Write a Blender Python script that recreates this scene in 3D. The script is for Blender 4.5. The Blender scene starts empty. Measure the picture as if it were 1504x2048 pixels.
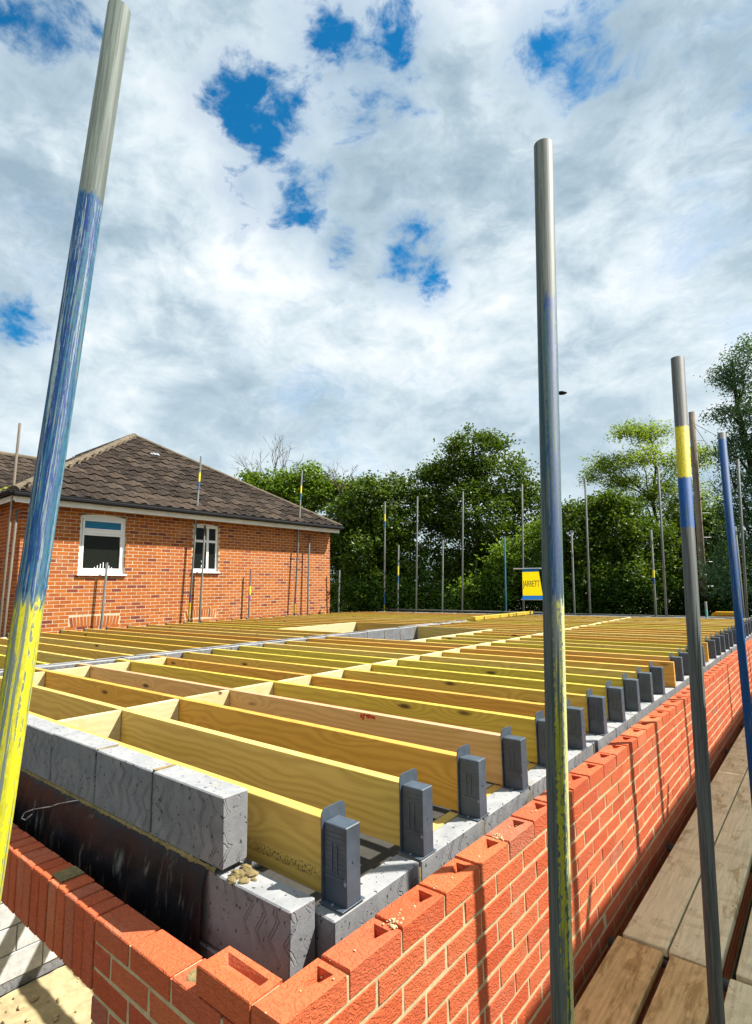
import bpy, math, random
import numpy as np
from mathutils import Vector, Matrix
random.seed(7); RNG = np.random.default_rng(7)
S = bpy.context.scene
COL = S.collection

# ------------------------------------------------------------------ camera
CAM = Vector((1.0305, -0.9094, 0.9536))
RT = Vector((0.774189, 0.632771, -0.015248)); UP = Vector((0.098094, -0.096147, 0.990522)); FW = Vector((-0.625308, 0.768346, 0.136507))
cam_data = bpy.data.cameras.new("camera"); cam = bpy.data.objects.new("camera", cam_data); COL.objects.link(cam)
cam_data.sensor_fit = 'VERTICAL'; cam_data.sensor_height = 36.0; cam_data.lens = 36.0 * 1101.164 / 2048.0
cam_data.clip_start = 0.02; cam_data.clip_end = 2000
cam.matrix_world = Matrix(((RT.x, UP.x, -FW.x, CAM.x), (RT.y, UP.y, -FW.y, CAM.y), (RT.z, UP.z, -FW.z, CAM.z), (0, 0, 0, 1)))
S.camera = cam

# ------------------------------------------------------------------ sun, exposure
SUN = Vector((1.0, 1.0, 1.8)).normalized()
sd = bpy.data.lights.new("sun", 'SUN'); sd.energy = 5.0; sd.angle = math.radians(0.5); sd.color = (1.0, 0.95, 0.87)
so = bpy.data.objects.new("sun", sd); COL.objects.link(so)
so.rotation_euler = SUN.to_track_quat('Z', 'Y').to_euler(); so.location = (20, 23, 42)
S.view_settings.view_transform = 'Standard'; S.view_settings.look = 'None'; S.view_settings.exposure = 1.25; S.view_settings.gamma = 1.0
S.view_settings.use_curve_mapping = False
S.render.engine = 'CYCLES'; S.cycles.max_bounces = 6; S.cycles.diffuse_bounces = 3; S.cycles.glossy_bounces = 2
S.cycles.transparent_max_bounces = 6; S.cycles.transmission_bounces = 3

# ------------------------------------------------------------------ node helper
class N:
    def __init__(self, nt): self.nt = nt
    def new(self, t, **k):
        n = self.nt.nodes.new(t)
        for a, v in k.items():
            setattr(n, a, v)
        return n
    def link(self, a, b): self.nt.links.new(a, b)
    def put(self, sock, v):
        if isinstance(v, bpy.types.NodeSocket): self.link(v, sock)
        elif v is not None:
            if isinstance(v, (tuple, list)) and len(v) == 3 and sock.type == 'RGBA': v = (*v, 1)
            sock.default_value = v
    def math(self, op, a, b=None, c=None, clamp=False):
        n = self.new('ShaderNodeMath', operation=op); n.use_clamp = clamp
        self.put(n.inputs[0], a); self.put(n.inputs[1], b); self.put(n.inputs[2], c); return n.outputs[0]
    def vmath(self, op, a, b=None, s=None):
        n = self.new('ShaderNodeVectorMath', operation=op)
        self.put(n.inputs[0], a); self.put(n.inputs[1], b)
        if s is not None: self.put(n.inputs['Scale'], s)
        return n.outputs['Value'] if op in ('LENGTH', 'DISTANCE', 'DOT_PRODUCT') else n.outputs[0]
    def mix(self, f, a, b, mode='MIX'):
        n = self.new('ShaderNodeMix', data_type='RGBA', blend_type=mode)
        self.put(n.inputs[0], f); self.put(n.inputs[6], a); self.put(n.inputs[7], b); return n.outputs[2]
    def noise(self, v, scale, detail=3, rough=0.55, dist=0.0, out='Fac'):
        n = self.new('ShaderNodeTexNoise'); self.put(n.inputs['Vector'], v)
        n.inputs['Scale'].default_value = scale; n.inputs['Detail'].default_value = detail
        n.inputs['Roughness'].default_value = rough; n.inputs['Distortion'].default_value = dist
        return n.outputs[out]
    def ramp(self, f, pts, interp='LINEAR'):
        n = self.new('ShaderNodeValToRGB'); self.put(n.inputs[0], f); cr = n.color_ramp; cr.interpolation = interp
        while len(cr.elements) < len(pts): cr.elements.new(0.5)
        for e, (p, c) in zip(cr.elements, pts):
            e.position = p; e.color = (c, c, c, 1) if isinstance(c, (int, float)) else (*c, 1)
        return n.outputs[0]
    def smooth(self, v, lo, hi):
        n = self.new('ShaderNodeMapRange', interpolation_type='SMOOTHSTEP')
        self.put(n.inputs[0], v); n.inputs[1].default_value = lo; n.inputs[2].default_value = hi; return n.outputs[0]
    def sep(self, v):
        n = self.new('ShaderNodeSeparateXYZ'); self.put(n.inputs[0], v); return n.outputs
    def comb(self, x=0.0, y=0.0, z=0.0):
        n = self.new('ShaderNodeCombineXYZ'); self.put(n.inputs[0], x); self.put(n.inputs[1], y); self.put(n.inputs[2], z); return n.outputs[0]
    def bump(self, h, strength=0.5, dist=0.01):
        n = self.new('ShaderNodeBump'); n.inputs['Strength'].default_value = strength; n.inputs['Distance'].default_value = dist
        self.put(n.inputs['Height'], h); return n.outputs[0]

def mat(name):
    m = bpy.data.materials.new(name); m.use_nodes = True; nt = m.node_tree
    b = nt.nodes['Principled BSDF']; return m, N(nt), b

# ------------------------------------------------------------------ sky
W = bpy.data.worlds.new("World"); S.world = W; W.use_nodes = True; wn = W.node_tree; wn.nodes.clear(); n = N(wn)
W.cycles.sampling_method = 'AUTOMATIC'
out = n.new('ShaderNodeOutputWorld')
sky = n.new('ShaderNodeTexSky', sky_type='NISHITA'); sky.sun_disc = False
sky.sun_elevation = math.asin(SUN.z); sky.sun_rotation = math.atan2(SUN.x, SUN.y); sky.air_density = 1.0; sky.dust_density = 0.2; sky.ozone_density = 3.0
tc = n.new('ShaderNodeTexCoord'); d = n.vmath('NORMALIZE', tc.outputs['Generated'])
sx = n.sep(d)
p = n.vmath('MULTIPLY', d, (1.0, 1.0, 1.7))
w1 = n.noise(p, 3.0, 4, 0.55, 0.0, 'Color')
pw = n.vmath('ADD', p, n.vmath('SCALE', n.vmath('SUBTRACT', w1, (0.5, 0.5, 0.5)), None, 0.16))
big = n.noise(pw, 3.2, 8, 0.56, 0.15)
fine = n.noise(pw, 10.0, 9, 0.62, 0.15)
ddir = n.vmath('ADD', d, n.vmath('SCALE', n.vmath('SUBTRACT', n.noise(d, 9.0, 7, 0.66, 0.2, 'Color'), (0.5, 0.5, 0.5)), None, 0.06))
HOLES = [((-0.441, 0.511, 0.738), 0.098), ((-0.395, 0.545, 0.738), 0.05), ((-0.590, 0.424, 0.690), 0.066), ((-0.572, 0.4745, 0.669), 0.075), ((-0.587, 0.533, 0.6095), 0.060),
         ((-0.637, 0.471, 0.6105), 0.045), ((-0.487, 0.690, 0.535), 0.052), ((-0.462, 0.708, 0.534), 0.045), ((-0.565, 0.610, 0.556), 0.038), ((-0.1764, 0.682, 0.710), 0.080), ((-0.215, 0.66, 0.72), 0.06),
         ((-0.688, 0.191, 0.70), 0.07), ((-0.882, 0.250, 0.400), 0.042), ((0.0, 0.80, 0.60), 0.035),
         ((-0.30, -0.60, 0.74), 0.12), ((0.55, -0.35, 0.76), 0.13), ((0.62, 0.30, 0.72), 0.09), ((-0.75, -0.45, 0.48), 0.08), ((0.1, -0.2, 0.97), 0.12), ((0.3, 0.85, 0.43), 0.06)]
HOLES = [(c, r * 0.92) for c, r in HOLES]
hole = None
for c, r in HOLES:
    v = n.math('SUBTRACT', 1.0, n.math('DIVIDE', n.vmath('DISTANCE', ddir, c), r))
    hole = v if hole is None else n.math('MAXIMUM', hole, v)
hole = n.math('ADD', hole, n.math('MULTIPLY', n.math('SUBTRACT', fine, 0.5), 5.2))
blue = n.math('MAXIMUM', n.math('POWER', n.smooth(hole, -0.35, 1.05), 1.3), n.math('MULTIPLY', n.smooth(n.math('ADD', hole, n.math('MULTIPLY', n.math('SUBTRACT', big, 0.5), 3.0)), -0.7, 0.5), 0.30))
veil = n.math('MULTIPLY', n.smooth(n.noise(pw, 5.0, 6, 0.6), 0.54, 0.76), 0.40)     # thin places where the blue comes through a little
blue = n.math('MAXIMUM', blue, veil)
lum = n.math('ADD', n.math('MULTIPLY', big, 0.68), n.math('MULTIPLY', fine, 0.44))
cl = n.ramp(lum, [(0.40, (0.150, 0.205, 0.250)), (0.49, (0.215, 0.270, 0.310)), (0.56, (0.300, 0.350, 0.380)), (0.66, (0.420, 0.445, 0.455))])
low = n.smooth(sx[2], 0.0, 0.55)
cl = n.mix(low, n.mix(0.50, cl, (0.250, 0.315, 0.355)), cl)
skyc = n.mix(1.0, sky.outputs[0], (0.055, 0.50, 0.66), 'MULTIPLY')
bg1 = n.new('ShaderNodeBackground'); n.put(bg1.inputs[0], skyc); bg1.inputs[1].default_value = 0.10
bg2 = n.new('ShaderNodeBackground'); n.put(bg2.inputs[0], cl); bg2.inputs[1].default_value = 1.0
ms = n.new('ShaderNodeMixShader'); n.put(ms.inputs[0], blue); n.link(bg2.outputs[0], ms.inputs[1]); n.link(bg1.outputs[0], ms.inputs[2])
n.link(ms.outputs[0], out.inputs[0])

# ------------------------------------------------------------------ materials
def rnd(n):
    """a random value that differs per object and per loose piece of a joined mesh"""
    oi = n.new('ShaderNodeObjectInfo'); ge = n.new('ShaderNodeNewGeometry')
    return n.math('FRACT', n.math('ADD', oi.outputs['Random'], ge.outputs['Random Per Island']))
def ocoord(n): return n.new('ShaderNodeTexCoord').outputs['Object']
def gpos(n): return n.new('ShaderNodeNewGeometry').outputs['Position']

def brick_mat(name, ramp, crease=1.0, dirt=(0.46, 0.22, 0.12)):
    m, n, b = mat(name); r = rnd(n); P = gpos(n)
    base = n.ramp(r, ramp)
    pv = n.vmath('ADD', P, n.comb(n.math('MULTIPLY', r, 17.0), n.math('MULTIPLY', r, 9.0), 0.0))
    f = n.noise(pv, 55, 5, 0.65); g = n.noise(P, 9, 4, 0.6)
    c = n.mix(n.math('MULTIPLY', n.smooth(f, 0.45, 0.75), 0.35), base, n.mix(1.0, base, (0.62, 0.52, 0.55), 'MULTIPLY'))
    c = n.mix(n.math('MULTIPLY', n.smooth(g, 0.58, 0.78), 0.45), c, dirt)
    c = n.mix(n.math('MULTIPLY', n.smooth(n.noise(P, 3.1, 6, 0.7), 0.52, 0.72), 0.22), c, (0.80, 0.58, 0.40))
    n.put(b.inputs['Base Color'], c); b.inputs['Roughness'].default_value = 0.9; b.inputs['Specular IOR Level'].default_value = 0.25
    st = n.vmath('MULTIPLY', pv, (1.0, 1.0, 1.9))
    cr = n.noise(st, 38, 3, 0.5, 2.2); pit = n.smooth(n.noise(pv, 140, 2, 0.5), 0.30, 0.42)
    h = n.math('ADD', n.math('MULTIPLY', n.smooth(cr, 0.40, 0.62), 0.9 * crease), n.math('MULTIPLY', pit, 0.35))
    h = n.math('ADD', h, n.math('MULTIPLY', f, 0.5))
    n.put(b.inputs['Normal'], n.bump(h, 0.8, 0.0028 * crease)); return m
M = {}
M['brick'] = brick_mat("new_orange_brick", [(0.0, (0.72, 0.125, 0.044)), (0.25, (0.88, 0.19, 0.065)), (0.45, (0.80, 0.15, 0.055)), (0.6, (0.90, 0.23, 0.085)), (0.8, (0.76, 0.14, 0.055)), (0.95, (0.84, 0.21, 0.09)), (1.0, (0.58, 0.18, 0.11))])
M['housebrick'] = brick_mat("house_brick", [(0.0, (0.56, 0.150, 0.026)), (0.3, (0.68, 0.205, 0.034)), (0.6, (0.50, 0.120, 0.024)), (0.82, (0.62, 0.180, 0.030)), (0.95, (0.34, 0.07, 0.035)), (1.0, (0.25, 0.06, 0.04))], 0.7)

def plain(name, col, rough=0.8, var=0.25, scale=20, bump=0.0, spec=0.3, metal=0.0, detail=4, obj=False):
    m, n, b = mat(name); P = ocoord(n) if obj else gpos(n)
    f = n.noise(P, scale, detail, 0.6); g = n.noise(P, scale * 0.17, 3, 0.6)
    k = n.math('ADD', n.math('MULTIPLY', f, 0.6), n.math('MULTIPLY', g, 0.6))
    c = n.mix(n.smooth(k, 0.35, 0.85), tuple(min(1, x * (1 + var)) for x in col), tuple(x * (1 - var) for x in col))
    n.put(b.inputs['Base Color'], c); b.inputs['Roughness'].default_value = rough; b.inputs['Specular IOR Level'].default_value = spec; b.inputs['Metallic'].default_value = metal
    if bump: n.put(b.inputs['Normal'], n.bump(f, 0.7, bump))
    return m
M['mortar'] = plain("sand_mortar", (0.74, 0.60, 0.34), 0.95, 0.22, 60, 0.002)
M['housemortar'] = plain("cream_mortar", (0.84, 0.70, 0.48), 0.95, 0.2, 50, 0.001)
M['wetmortar'] = plain("fresh_mortar", (0.34, 0.26, 0.11), 0.9, 0.35, 45, 0.006)

def block_mat():
    m, n, b = mat("grey_block"); P = gpos(n); r = rnd(n); o = ocoord(n); s = n.sep(P); ge = n.new('ShaderNodeNewGeometry')
    al = n.math('ADD', n.math('ADD', s[0], s[1]), n.math('MULTIPLY', r, 3.0))
    wob = n.noise(P, 9, 3, 0.6)
    zz = n.math('MULTIPLY', n.math('ABSOLUTE', n.math('SUBTRACT', n.math('FRACT', n.math('ADD', n.math('MULTIPLY', s[2], 9.0), n.math('MULTIPLY', wob, 0.5))), 0.5)), 0.075)
    u = n.math('ADD', n.math('ADD', al, zz), n.math('MULTIPLY', wob, 0.06))
    fr = n.math('FRACT', n.math('MULTIPLY', u, 16.0))
    ln = n.math('SUBTRACT', 1.0, n.smooth(n.math('ABSOLUTE', n.math('SUBTRACT', fr, 0.5)), 0.01, 0.05))
    fr2 = n.math('FRACT', n.math('ADD', n.math('MULTIPLY', u, 16.0), 0.17))
    ln2 = n.math('SUBTRACT', 1.0, n.smooth(n.math('ABSOLUTE', n.math('SUBTRACT', fr2, 0.5)), 0.01, 0.05))
    ln = n.math('MAXIMUM', ln, ln2)
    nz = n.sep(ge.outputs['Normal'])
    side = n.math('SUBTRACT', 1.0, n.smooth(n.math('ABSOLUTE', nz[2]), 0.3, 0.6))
    patch = n.smooth(n.noise(P, 4.0, 3, 0.6), 0.40, 0.58)
    zb = n.math('MULTIPLY', n.math('MULTIPLY', ln, side), patch)
    f = n.noise(P, 90, 4, 0.7); g = n.noise(P, 12, 5, 0.6)
    c = n.ramp(g, [(0.25, (0.33, 0.34, 0.35)), (0.5, (0.43, 0.44, 0.45)), (0.75, (0.54, 0.54, 0.52))])
    c = n.mix(n.math('MULTIPLY', side, 0.42), c, n.mix(1.0, c, (0.27, 0.28, 0.31), 'MULTIPLY'))  # shade painted into the colour: upright faces darker than the tops
    c = n.mix(n.math('MULTIPLY', zb, 0.45), c, (0.07, 0.07, 0.075))
    pits = n.smooth(n.noise(P, 60, 2, 0.5), 0.66, 0.70)
    c = n.mix(n.math('MULTIPLY', pits, 0.8), c, (0.06, 0.06, 0.06))
    c = n.mix(n.math('MULTIPLY', n.smooth(n.noise(P, 4, 3, 0.6), 0.62, 0.75), 0.5), c, (0.52, 0.42, 0.22))
    n.put(b.inputs['Base Color'], c); b.inputs['Roughness'].default_value = 0.95; b.inputs['Specular IOR Level'].default_value = 0.2
    h = n.math('SUBTRACT', n.math('MULTIPLY', f, 0.35), n.math('ADD', n.math('MULTIPLY', zb, 0.8), n.math('MULTIPLY', pits, 1.0)))
    n.put(b.inputs['Normal'], n.bump(h, 0.9, 0.004)); return m
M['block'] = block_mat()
M['paleblock'] = plain("pale_inner_block", (0.50, 0.51, 0.49), 0.95, 0.2, 25, 0.003)

def wood_mat(name, cols, knots=True, grain=1.0, stamp=False, pale=None):
    m, n, b = mat(name); oi = n.new('ShaderNodeObjectInfo'); r = oi.outputs['Random']; O = ocoord(n); ge = n.new('ShaderNodeNewGeometry')
    off = n.comb(n.math('MULTIPLY', r, 57.0), n.math('MULTIPLY', r, 31.0), n.math('MULTIPLY', r, 13.0))
    P = n.vmath('ADD', O, off)
    # long grain with a slow wander; rings open up round knots
    kn = n.new('ShaderNodeTexVoronoi'); n.put(kn.inputs['Vector'], n.vmath('MULTIPLY', P, (1.5, 5.0, 5.2))); kn.inputs['Scale'].default_value = 1.0; kn.inputs['Randomness'].default_value = 1.0
    kd = kn.outputs['Distance']
    wander = n.noise(n.vmath('MULTIPLY', P, (1.3, 3.0, 5.0)), 1.0, 3, 0.5)
    s = n.sep(P)
    ph = n.math('ADD', n.math('MULTIPLY', s[2], 24.0), n.math('ADD', n.math('MULTIPLY', wander, 5.5), n.math('MULTIPLY', n.smooth(kd, 0.0, 0.40), -3.0)))
    ring = n.math('PINGPONG', ph, 0.5)
    gl = n.smooth(ring, 0.10, 0.46)
    fib = n.noise(n.vmath('MULTIPLY', P, (3.0, 120.0, 150.0)), 1.0, 3, 0.6)
    base = n.ramp(r, cols, 'LINEAR')
    dark = n.mix(1.0, base, (0.62, 0.52, 0.40), 'MULTIPLY')
    c = n.mix(n.math('MULTIPLY', gl, 0.40 * grain), base, dark)
    c = n.mix(n.math('MULTIPLY', n.smooth(fib, 0.4, 0.8), 0.35), c, n.mix(1.0, c, (0.75, 0.68, 0.55), 'MULTIPLY'))
    blot = n.noise(n.vmath('MULTIPLY', P, (1.0, 4.0, 4.0)), 1.6, 4, 0.6)
    c = n.mix(n.math('MULTIPLY', n.smooth(blot, 0.50, 0.75), 0.45), c, n.mix(1.0, c, (0.80, 0.86, 0.42), 'MULTIPLY'))
    if knots:
        kk = n.math('SUBTRACT', 1.0, n.smooth(kd, 0.045, 0.12)); c = n.mix(n.math('MULTIPLY', kk, 0.9), c, (0.07, 0.03, 0.012))
    if stamp:   # inked grading stamp low on the face near one end: a blurred row of marks
        so_ = n.sep(O)
        band = n.math('MULTIPLY', n.math('LESS_THAN', n.math('ABSOLUTE', n.math('SUBTRACT', so_[0], -0.22)), 0.20), n.math('LESS_THAN', n.math('ABSOLUTE', n.math('SUBTRACT', so_[2], -0.165)), 0.016))
        ink = n.math('GREATER_THAN', n.noise(n.vmath('MULTIPLY', O, (190.0, 1.0, 110.0)), 1.0, 1, 0.5), 0.56)
        side = n.math('GREATER_THAN', n.math('ABSOLUTE', n.sep(ge.outputs['Normal'])[1]), 0.7)
        c = n.mix(n.math('MULTIPLY', n.math('MULTIPLY', band, ink), n.math('MULTIPLY', side, 0.75)), c, (0.03, 0.02, 0.015))
    n.put(b.inputs['Base Color'], c); b.inputs['Roughness'].default_value = 0.72; b.inputs['Specular IOR Level'].default_value = 0.3
    n.put(b.inputs['Normal'], n.bump(n.math('ADD', fib, n.math('MULTIPLY', gl, 0.3)), 0.35, 0.0012)); return m
JO = [(0.0, (1.0, 0.70, 0.15)), (0.2, (1.0, 0.56, 0.11)), (0.4, (1.0, 0.76, 0.23)), (0.6, (0.96, 0.50, 0.09)), (0.8, (0.88, 0.74, 0.10)), (1.0, (1.0, 0.64, 0.15))]
M['joist'] = wood_mat("treated_joist_timber", JO, True, 1.0, True)
M['joistplain'] = wood_mat("treated_joist_timber_unmarked", JO)
M['palewood'] = wood_mat("pale_nogging_timber", [(0.0, (1.0, 0.84, 0.48)), (0.5, (0.96, 0.78, 0.40)), (1.0, (1.0, 0.88, 0.54))], True, 0.45)
M['reddish'] = wood_mat("pinkish_joist_timber", [(0.0, (1.0, 0.66, 0.27)), (1.0, (1.0, 0.66, 0.27))], True, 0.8)
M['yellowwood'] = plain("yellow_painted_timber", (0.75, 0.55, 0.06), 0.6, 0.2, 30)

def board_mat(name, a, bcol, wet):
    m, n, b = mat(name); P = gpos(n); r = n.new('ShaderNodeObjectInfo').outputs['Random']
    P2 = n.vmath('ADD', P, n.comb(n.math('MULTIPLY', r, 5.0), n.math('MULTIPLY', r, 9.0), 0.0))
    fib = n.noise(n.vmath('MULTIPLY', P2, (90.0, 4.0, 60.0)), 1.0, 4, 0.65)
    bl = n.noise(P2, 6.5, 5, 0.62, 0.8); bl2 = n.noise(n.vmath('MULTIPLY', P2, (13.0, 3.0, 1.0)), 1.0, 6, 0.65, 0.5)
    c = n.mix(n.smooth(fib, 0.3, 0.75), a, bcol)
    c = n.mix(n.math('MULTIPLY', n.smooth(bl, 0.50, 0.62), 0.35), c, n.mix(1.0, c, (0.55, 0.52, 0.42), 'MULTIPLY'))
    c = n.mix(n.math('MULTIPLY', n.smooth(bl2, wet, wet + 0.10), 0.70), c, n.mix(1.0, c, (0.52, 0.42, 0.25), 'MULTIPLY'))
    sp = n.smooth(n.noise(P2, 70, 2, 0.5), 0.70, 0.73); c = n.mix(n.math('MULTIPLY', sp, 0.6), c, (0.08, 0.06, 0.04))
    n.put(b.inputs['Base Color'], c); b.inputs['Roughness'].default_value = 0.8
    n.put(b.inputs['Normal'], n.bump(fib, 0.5, 0.0015)); return m
M['board'] = board_mat("weathered_scaffold_board", (0.80, 0.73, 0.46), (0.60, 0.54, 0.33), 0.545)
M['wetboard'] = board_mat("damp_scaffold_board", (0.70, 0.50, 0.22), (0.48, 0.33, 0.13), 0.52)

def tube_mat(name, bands=(), galv=(0.20, 0.215, 0.20), edge=0.008):
    """galvanised steel, with coats of paint between heights z0..z1 of the tube: (z0, z1, colour, wear, sector)"""
    m, n, b = mat(name); O = ocoord(n); s = n.sep(O)
    ang = n.math('ARCTAN2', s[1], s[0])
    V = n.comb(n.math('MULTIPLY', n.math('COSINE', ang), 1.0), n.math('SINE', ang), n.math('MULTIPLY', s[2], 0.8))
    str_ = n.noise(n.comb(n.math('MULTIPLY', n.math('COSINE', ang), 1.5), n.math('MULTIPLY', n.math('SINE', ang), 1.5), n.math('MULTIPLY', s[2], 1.5)), 1.9, 8, 0.72)
    str_ = n.smooth(str_, 0.30, 0.70)
    sp = n.noise(n.comb(n.math('MULTIPLY', n.math('COSINE', ang), 1.0), n.math('SINE', ang), n.math('MULTIPLY', s[2], 25.0)), 3.0, 4, 0.6)
    c = n.mix(n.smooth(str_, 0.25, 0.75), galv, tuple(x * 0.55 for x in galv))
    c = n.mix(n.math('MULTIPLY', n.smooth(sp, 0.6, 0.75), 0.4), c, (0.17, 0.14, 0.10))
    rough = 0.45
    pm = None
    for (z0, z1, col, w, sec) in bands:
        zj = n.math('ADD', s[2], n.math('MULTIPLY', n.math('SUBTRACT', str_, 0.5), edge))
        k = n.math('MULTIPLY', n.smooth(zj, z0 - 0.004, z0 + 0.004), n.math('SUBTRACT', 1.0, n.smooth(zj, z1 - 0.004, z1 + 0.004)))
        k = n.math('MULTIPLY', k, n.smooth(str_, w - 0.03, w + 0.03))
        if sec is not None:     # only part of the way round
            dd = n.math('COSINE', n.math('SUBTRACT', ang, sec[0]))
            dd = n.math('ADD', dd, n.math('MULTIPLY', n.math('SUBTRACT', sp, 0.5), 0.35))
            k = n.math('MULTIPLY', k, n.smooth(dd, sec[1], sec[1] + 0.05))
        cc = n.mix(n.smooth(sp, 0.35, 0.7), col, tuple(x * 0.72 for x in col))
        c = n.mix(k, c, cc); pm = k if pm is None else n.math('MAXIMUM', pm, k)
    n.put(b.inputs['Base Color'], c)
    b.inputs['Metallic'].default_value = 0.0
    b.inputs['Roughness'].default_value = 0.62; b.inputs['Specular IOR Level'].default_value = 0.16
    n.put(b.inputs['Normal'], n.bump(n.math('ADD', sp, str_), 0.25, 0.0006)); return m
BLUE = (0.010, 0.080, 0.26); YEL = (0.78, 0.66, 0.02); DULLY = (0.50, 0.45, 0.03)
M['galv'] = tube_mat("galvanised_tube"); M['galvwarm'] = tube_mat("brownish_galvanised_tube", (), (0.26, 0.21, 0.16))
M['cap'] = plain("slate_blue_plastic", (0.080, 0.112, 0.148), 0.5, 0.28, 24, 0.0, 0.5)
M['dpc'] = None
def dpc_mat():
    m, n, b = mat("black_polythene"); P = gpos(n)
    st = n.noise(n.vmath('MULTIPLY', P, (30.0, 30.0, 5.0)), 1.0, 5, 0.7, 0.6); g = n.noise(P, 4.5, 3, 0.6)
    k = n.math('MULTIPLY', n.smooth(st, 0.53, 0.72), n.smooth(g, 0.46, 0.62))
    c = n.mix(n.math('MULTIPLY', k, 0.8), (0.008, 0.009, 0.013), (0.34, 0.32, 0.26))
    n.put(b.inputs['Base Color'], c); n.put(b.inputs['Roughness'], n.math('ADD', 0.45, n.math('MULTIPLY', k, 0.4))); b.inputs['Specular IOR Level'].default_value = 0.25
    n.put(b.inputs['Normal'], n.bump(n.noise(P, 14, 4, 0.6), 0.4, 0.01)); return m
M['dpc'] = dpc_mat()
M['white'] = plain("white_upvc", (0.80, 0.81, 0.82), 0.35, 0.04, 5, 0, 0.5)
M['fascia'] = plain("grey_white_fascia", (0.72, 0.73, 0.72), 0.5, 0.12, 6)
M['black'] = plain("black_plastic", (0.012, 0.012, 0.014), 0.5, 0.1, 20, 0, 0.15)
M['darkroom'] = plain("unlit_room_wall", (0.10, 0.09, 0.08), 0.9, 0.2, 4)
M['tie'] = plain("bright_steel_wire", (0.75, 0.75, 0.74), 0.3, 0.05, 20, 0, 0.5, 0.4)
M['sand'] = plain("sandy_concrete_floor", (0.58, 0.46, 0.25), 0.95, 0.3, 14, 0.006, detail=8)
M['yellow'] = plain("yellow_banner_cloth", (0.90, 0.74, 0.01), 0.6, 0.04, 8)
M['bannerblue'] = plain("blue_banner_edge", (0.02, 0.16, 0.55), 0.5, 0.08, 8)
def cloth_mat(name, col):
    m, n, b = mat(name); nt = m.node_tree; nt.nodes.remove(b); o_ = nt.nodes['Material Output']
    di = n.new('ShaderNodeBsdfDiffuse'); di.inputs[0].default_value = (*col, 1); tl = n.new('ShaderNodeBsdfTranslucent'); tl.inputs[0].default_value = (*col, 1)
    mx = n.new('ShaderNodeMixShader'); mx.inputs[0].default_value = 0.45; n.link(di.outputs[0], mx.inputs[1]); n.link(tl.outputs[0], mx.inputs[2]); n.link(mx.outputs[0], o_.inputs[0]); return m
M['yellow'] = cloth_mat("thin_yellow_banner_cloth", (0.85, 0.66, 0.01)); M['bannerblue'] = cloth_mat("thin_blue_banner_cloth", (0.02, 0.16, 0.50))
M['ink'] = plain("dark_lettering", (0.06, 0.06, 0.10), 0.6, 0.1, 8)
M['orangepl'] = plain("orange_yellow_plastic", (0.85, 0.42, 0.01), 0.5, 0.08, 5)
M['soffit'] = plain("dark_soffit", (0.10, 0.09, 0.08), 0.8, 0.1, 5)
M['grey'] = plain("grey_render", (0.33, 0.31, 0.27), 0.9, 0.2, 10)
def glass_mat(name, col, rough):
    m, n, b = mat(name); b.inputs['Base Color'].default_value = (*col, 1); b.inputs['Roughness'].default_value = rough
    b.inputs['Specular IOR Level'].default_value = 0.12; return m
M['glass'] = glass_mat("dark_window_glass", (0.012, 0.014, 0.010), 0.04)
M['blueglass'] = glass_mat("blue_window_glass", (0.02, 0.16, 0.30), 0.08)
def tile_mat():
    m, n, b = mat("weathered_concrete_tile"); P = gpos(n); r = rnd(n)
    f = n.noise(P, 30, 5, 0.7); g = n.noise(P, 3.0, 4, 0.6)
    c = n.ramp(r, [(0, (0.030, 0.021, 0.016)), (0.5, (0.055, 0.038, 0.028)), (0.85, (0.105, 0.075, 0.055)), (1, (0.022, 0.017, 0.014))])
    c = n.mix(n.math('MULTIPLY', n.smooth(f, 0.57, 0.66), 0.65), c, (0.30, 0.26, 0.20))
    c = n.mix(n.math('MULTIPLY', n.smooth(g, 0.5, 0.7), 0.4), c, (0.055, 0.048, 0.035))
    n.put(b.inputs['Base Color'], c); b.inputs['Roughness'].default_value = 0.95; b.inputs['Specular IOR Level'].default_value = 0.15
    n.put(b.inputs['Normal'], n.bump(f, 0.8, 0.008)); return m
M['tile'] = tile_mat(); M['ridge'] = plain("mortared_ridge_tile", (0.19, 0.15, 0.10), 0.95, 0.35, 12, 0.01)
M['lead'] = plain("lead_patch", (0.45, 0.50, 0.53), 0.5, 0.2, 8)
M['moss'] = plain("yellow_green_moss", (0.28, 0.30, 0.03), 0.95, 0.3, 30, 0.01)
def leaf_mat(name, a, b_, tr=0.35):
    m, n, b = mat(name); r = n.new('ShaderNodeNewGeometry').outputs['Random Per Island']; P = gpos(n)
    g = n.noise(P, 0.9, 3, 0.6)
    c = n.mix(n.math('ADD', n.math('MULTIPLY', r, 0.6), n.math('MULTIPLY', n.smooth(g, 0.35, 0.7), 0.4)), a, b_)
    nt = m.node_tree; nt.nodes.remove(b); outn = nt.nodes['Material Output']
    di = n.new('ShaderNodeBsdfDiffuse'); n.put(di.inputs[0], c)
    tl = n.new('ShaderNodeBsdfTranslucent'); n.put(tl.inputs[0], n.mix(1.0, c, (1.3, 1.25, 0.5), 'MULTIPLY'))
    gl = n.new('ShaderNodeBsdfGlossy'); gl.inputs[0].default_value = (1, 1, 1, 1); gl.inputs[1].default_value = 0.45
    mx = n.new('ShaderNodeMixShader'); mx.inputs[0].default_value = tr; n.link(di.outputs[0], mx.inputs[1]); n.link(tl.outputs[0], mx.inputs[2])
    m2 = n.new('ShaderNodeMixShader'); m2.inputs[0].default_value = 0.0 if 'dark' in name else 0.02; n.link(mx.outputs[0], m2.inputs[1]); n.link(gl.outputs[0], m2.inputs[2])
    n.link(m2.outputs[0], outn.inputs[0]); return m
M['leafmid'] = leaf_mat("broadleaf_foliage", (0.028, 0.065, 0.006), (0.105, 0.165, 0.010))
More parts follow.
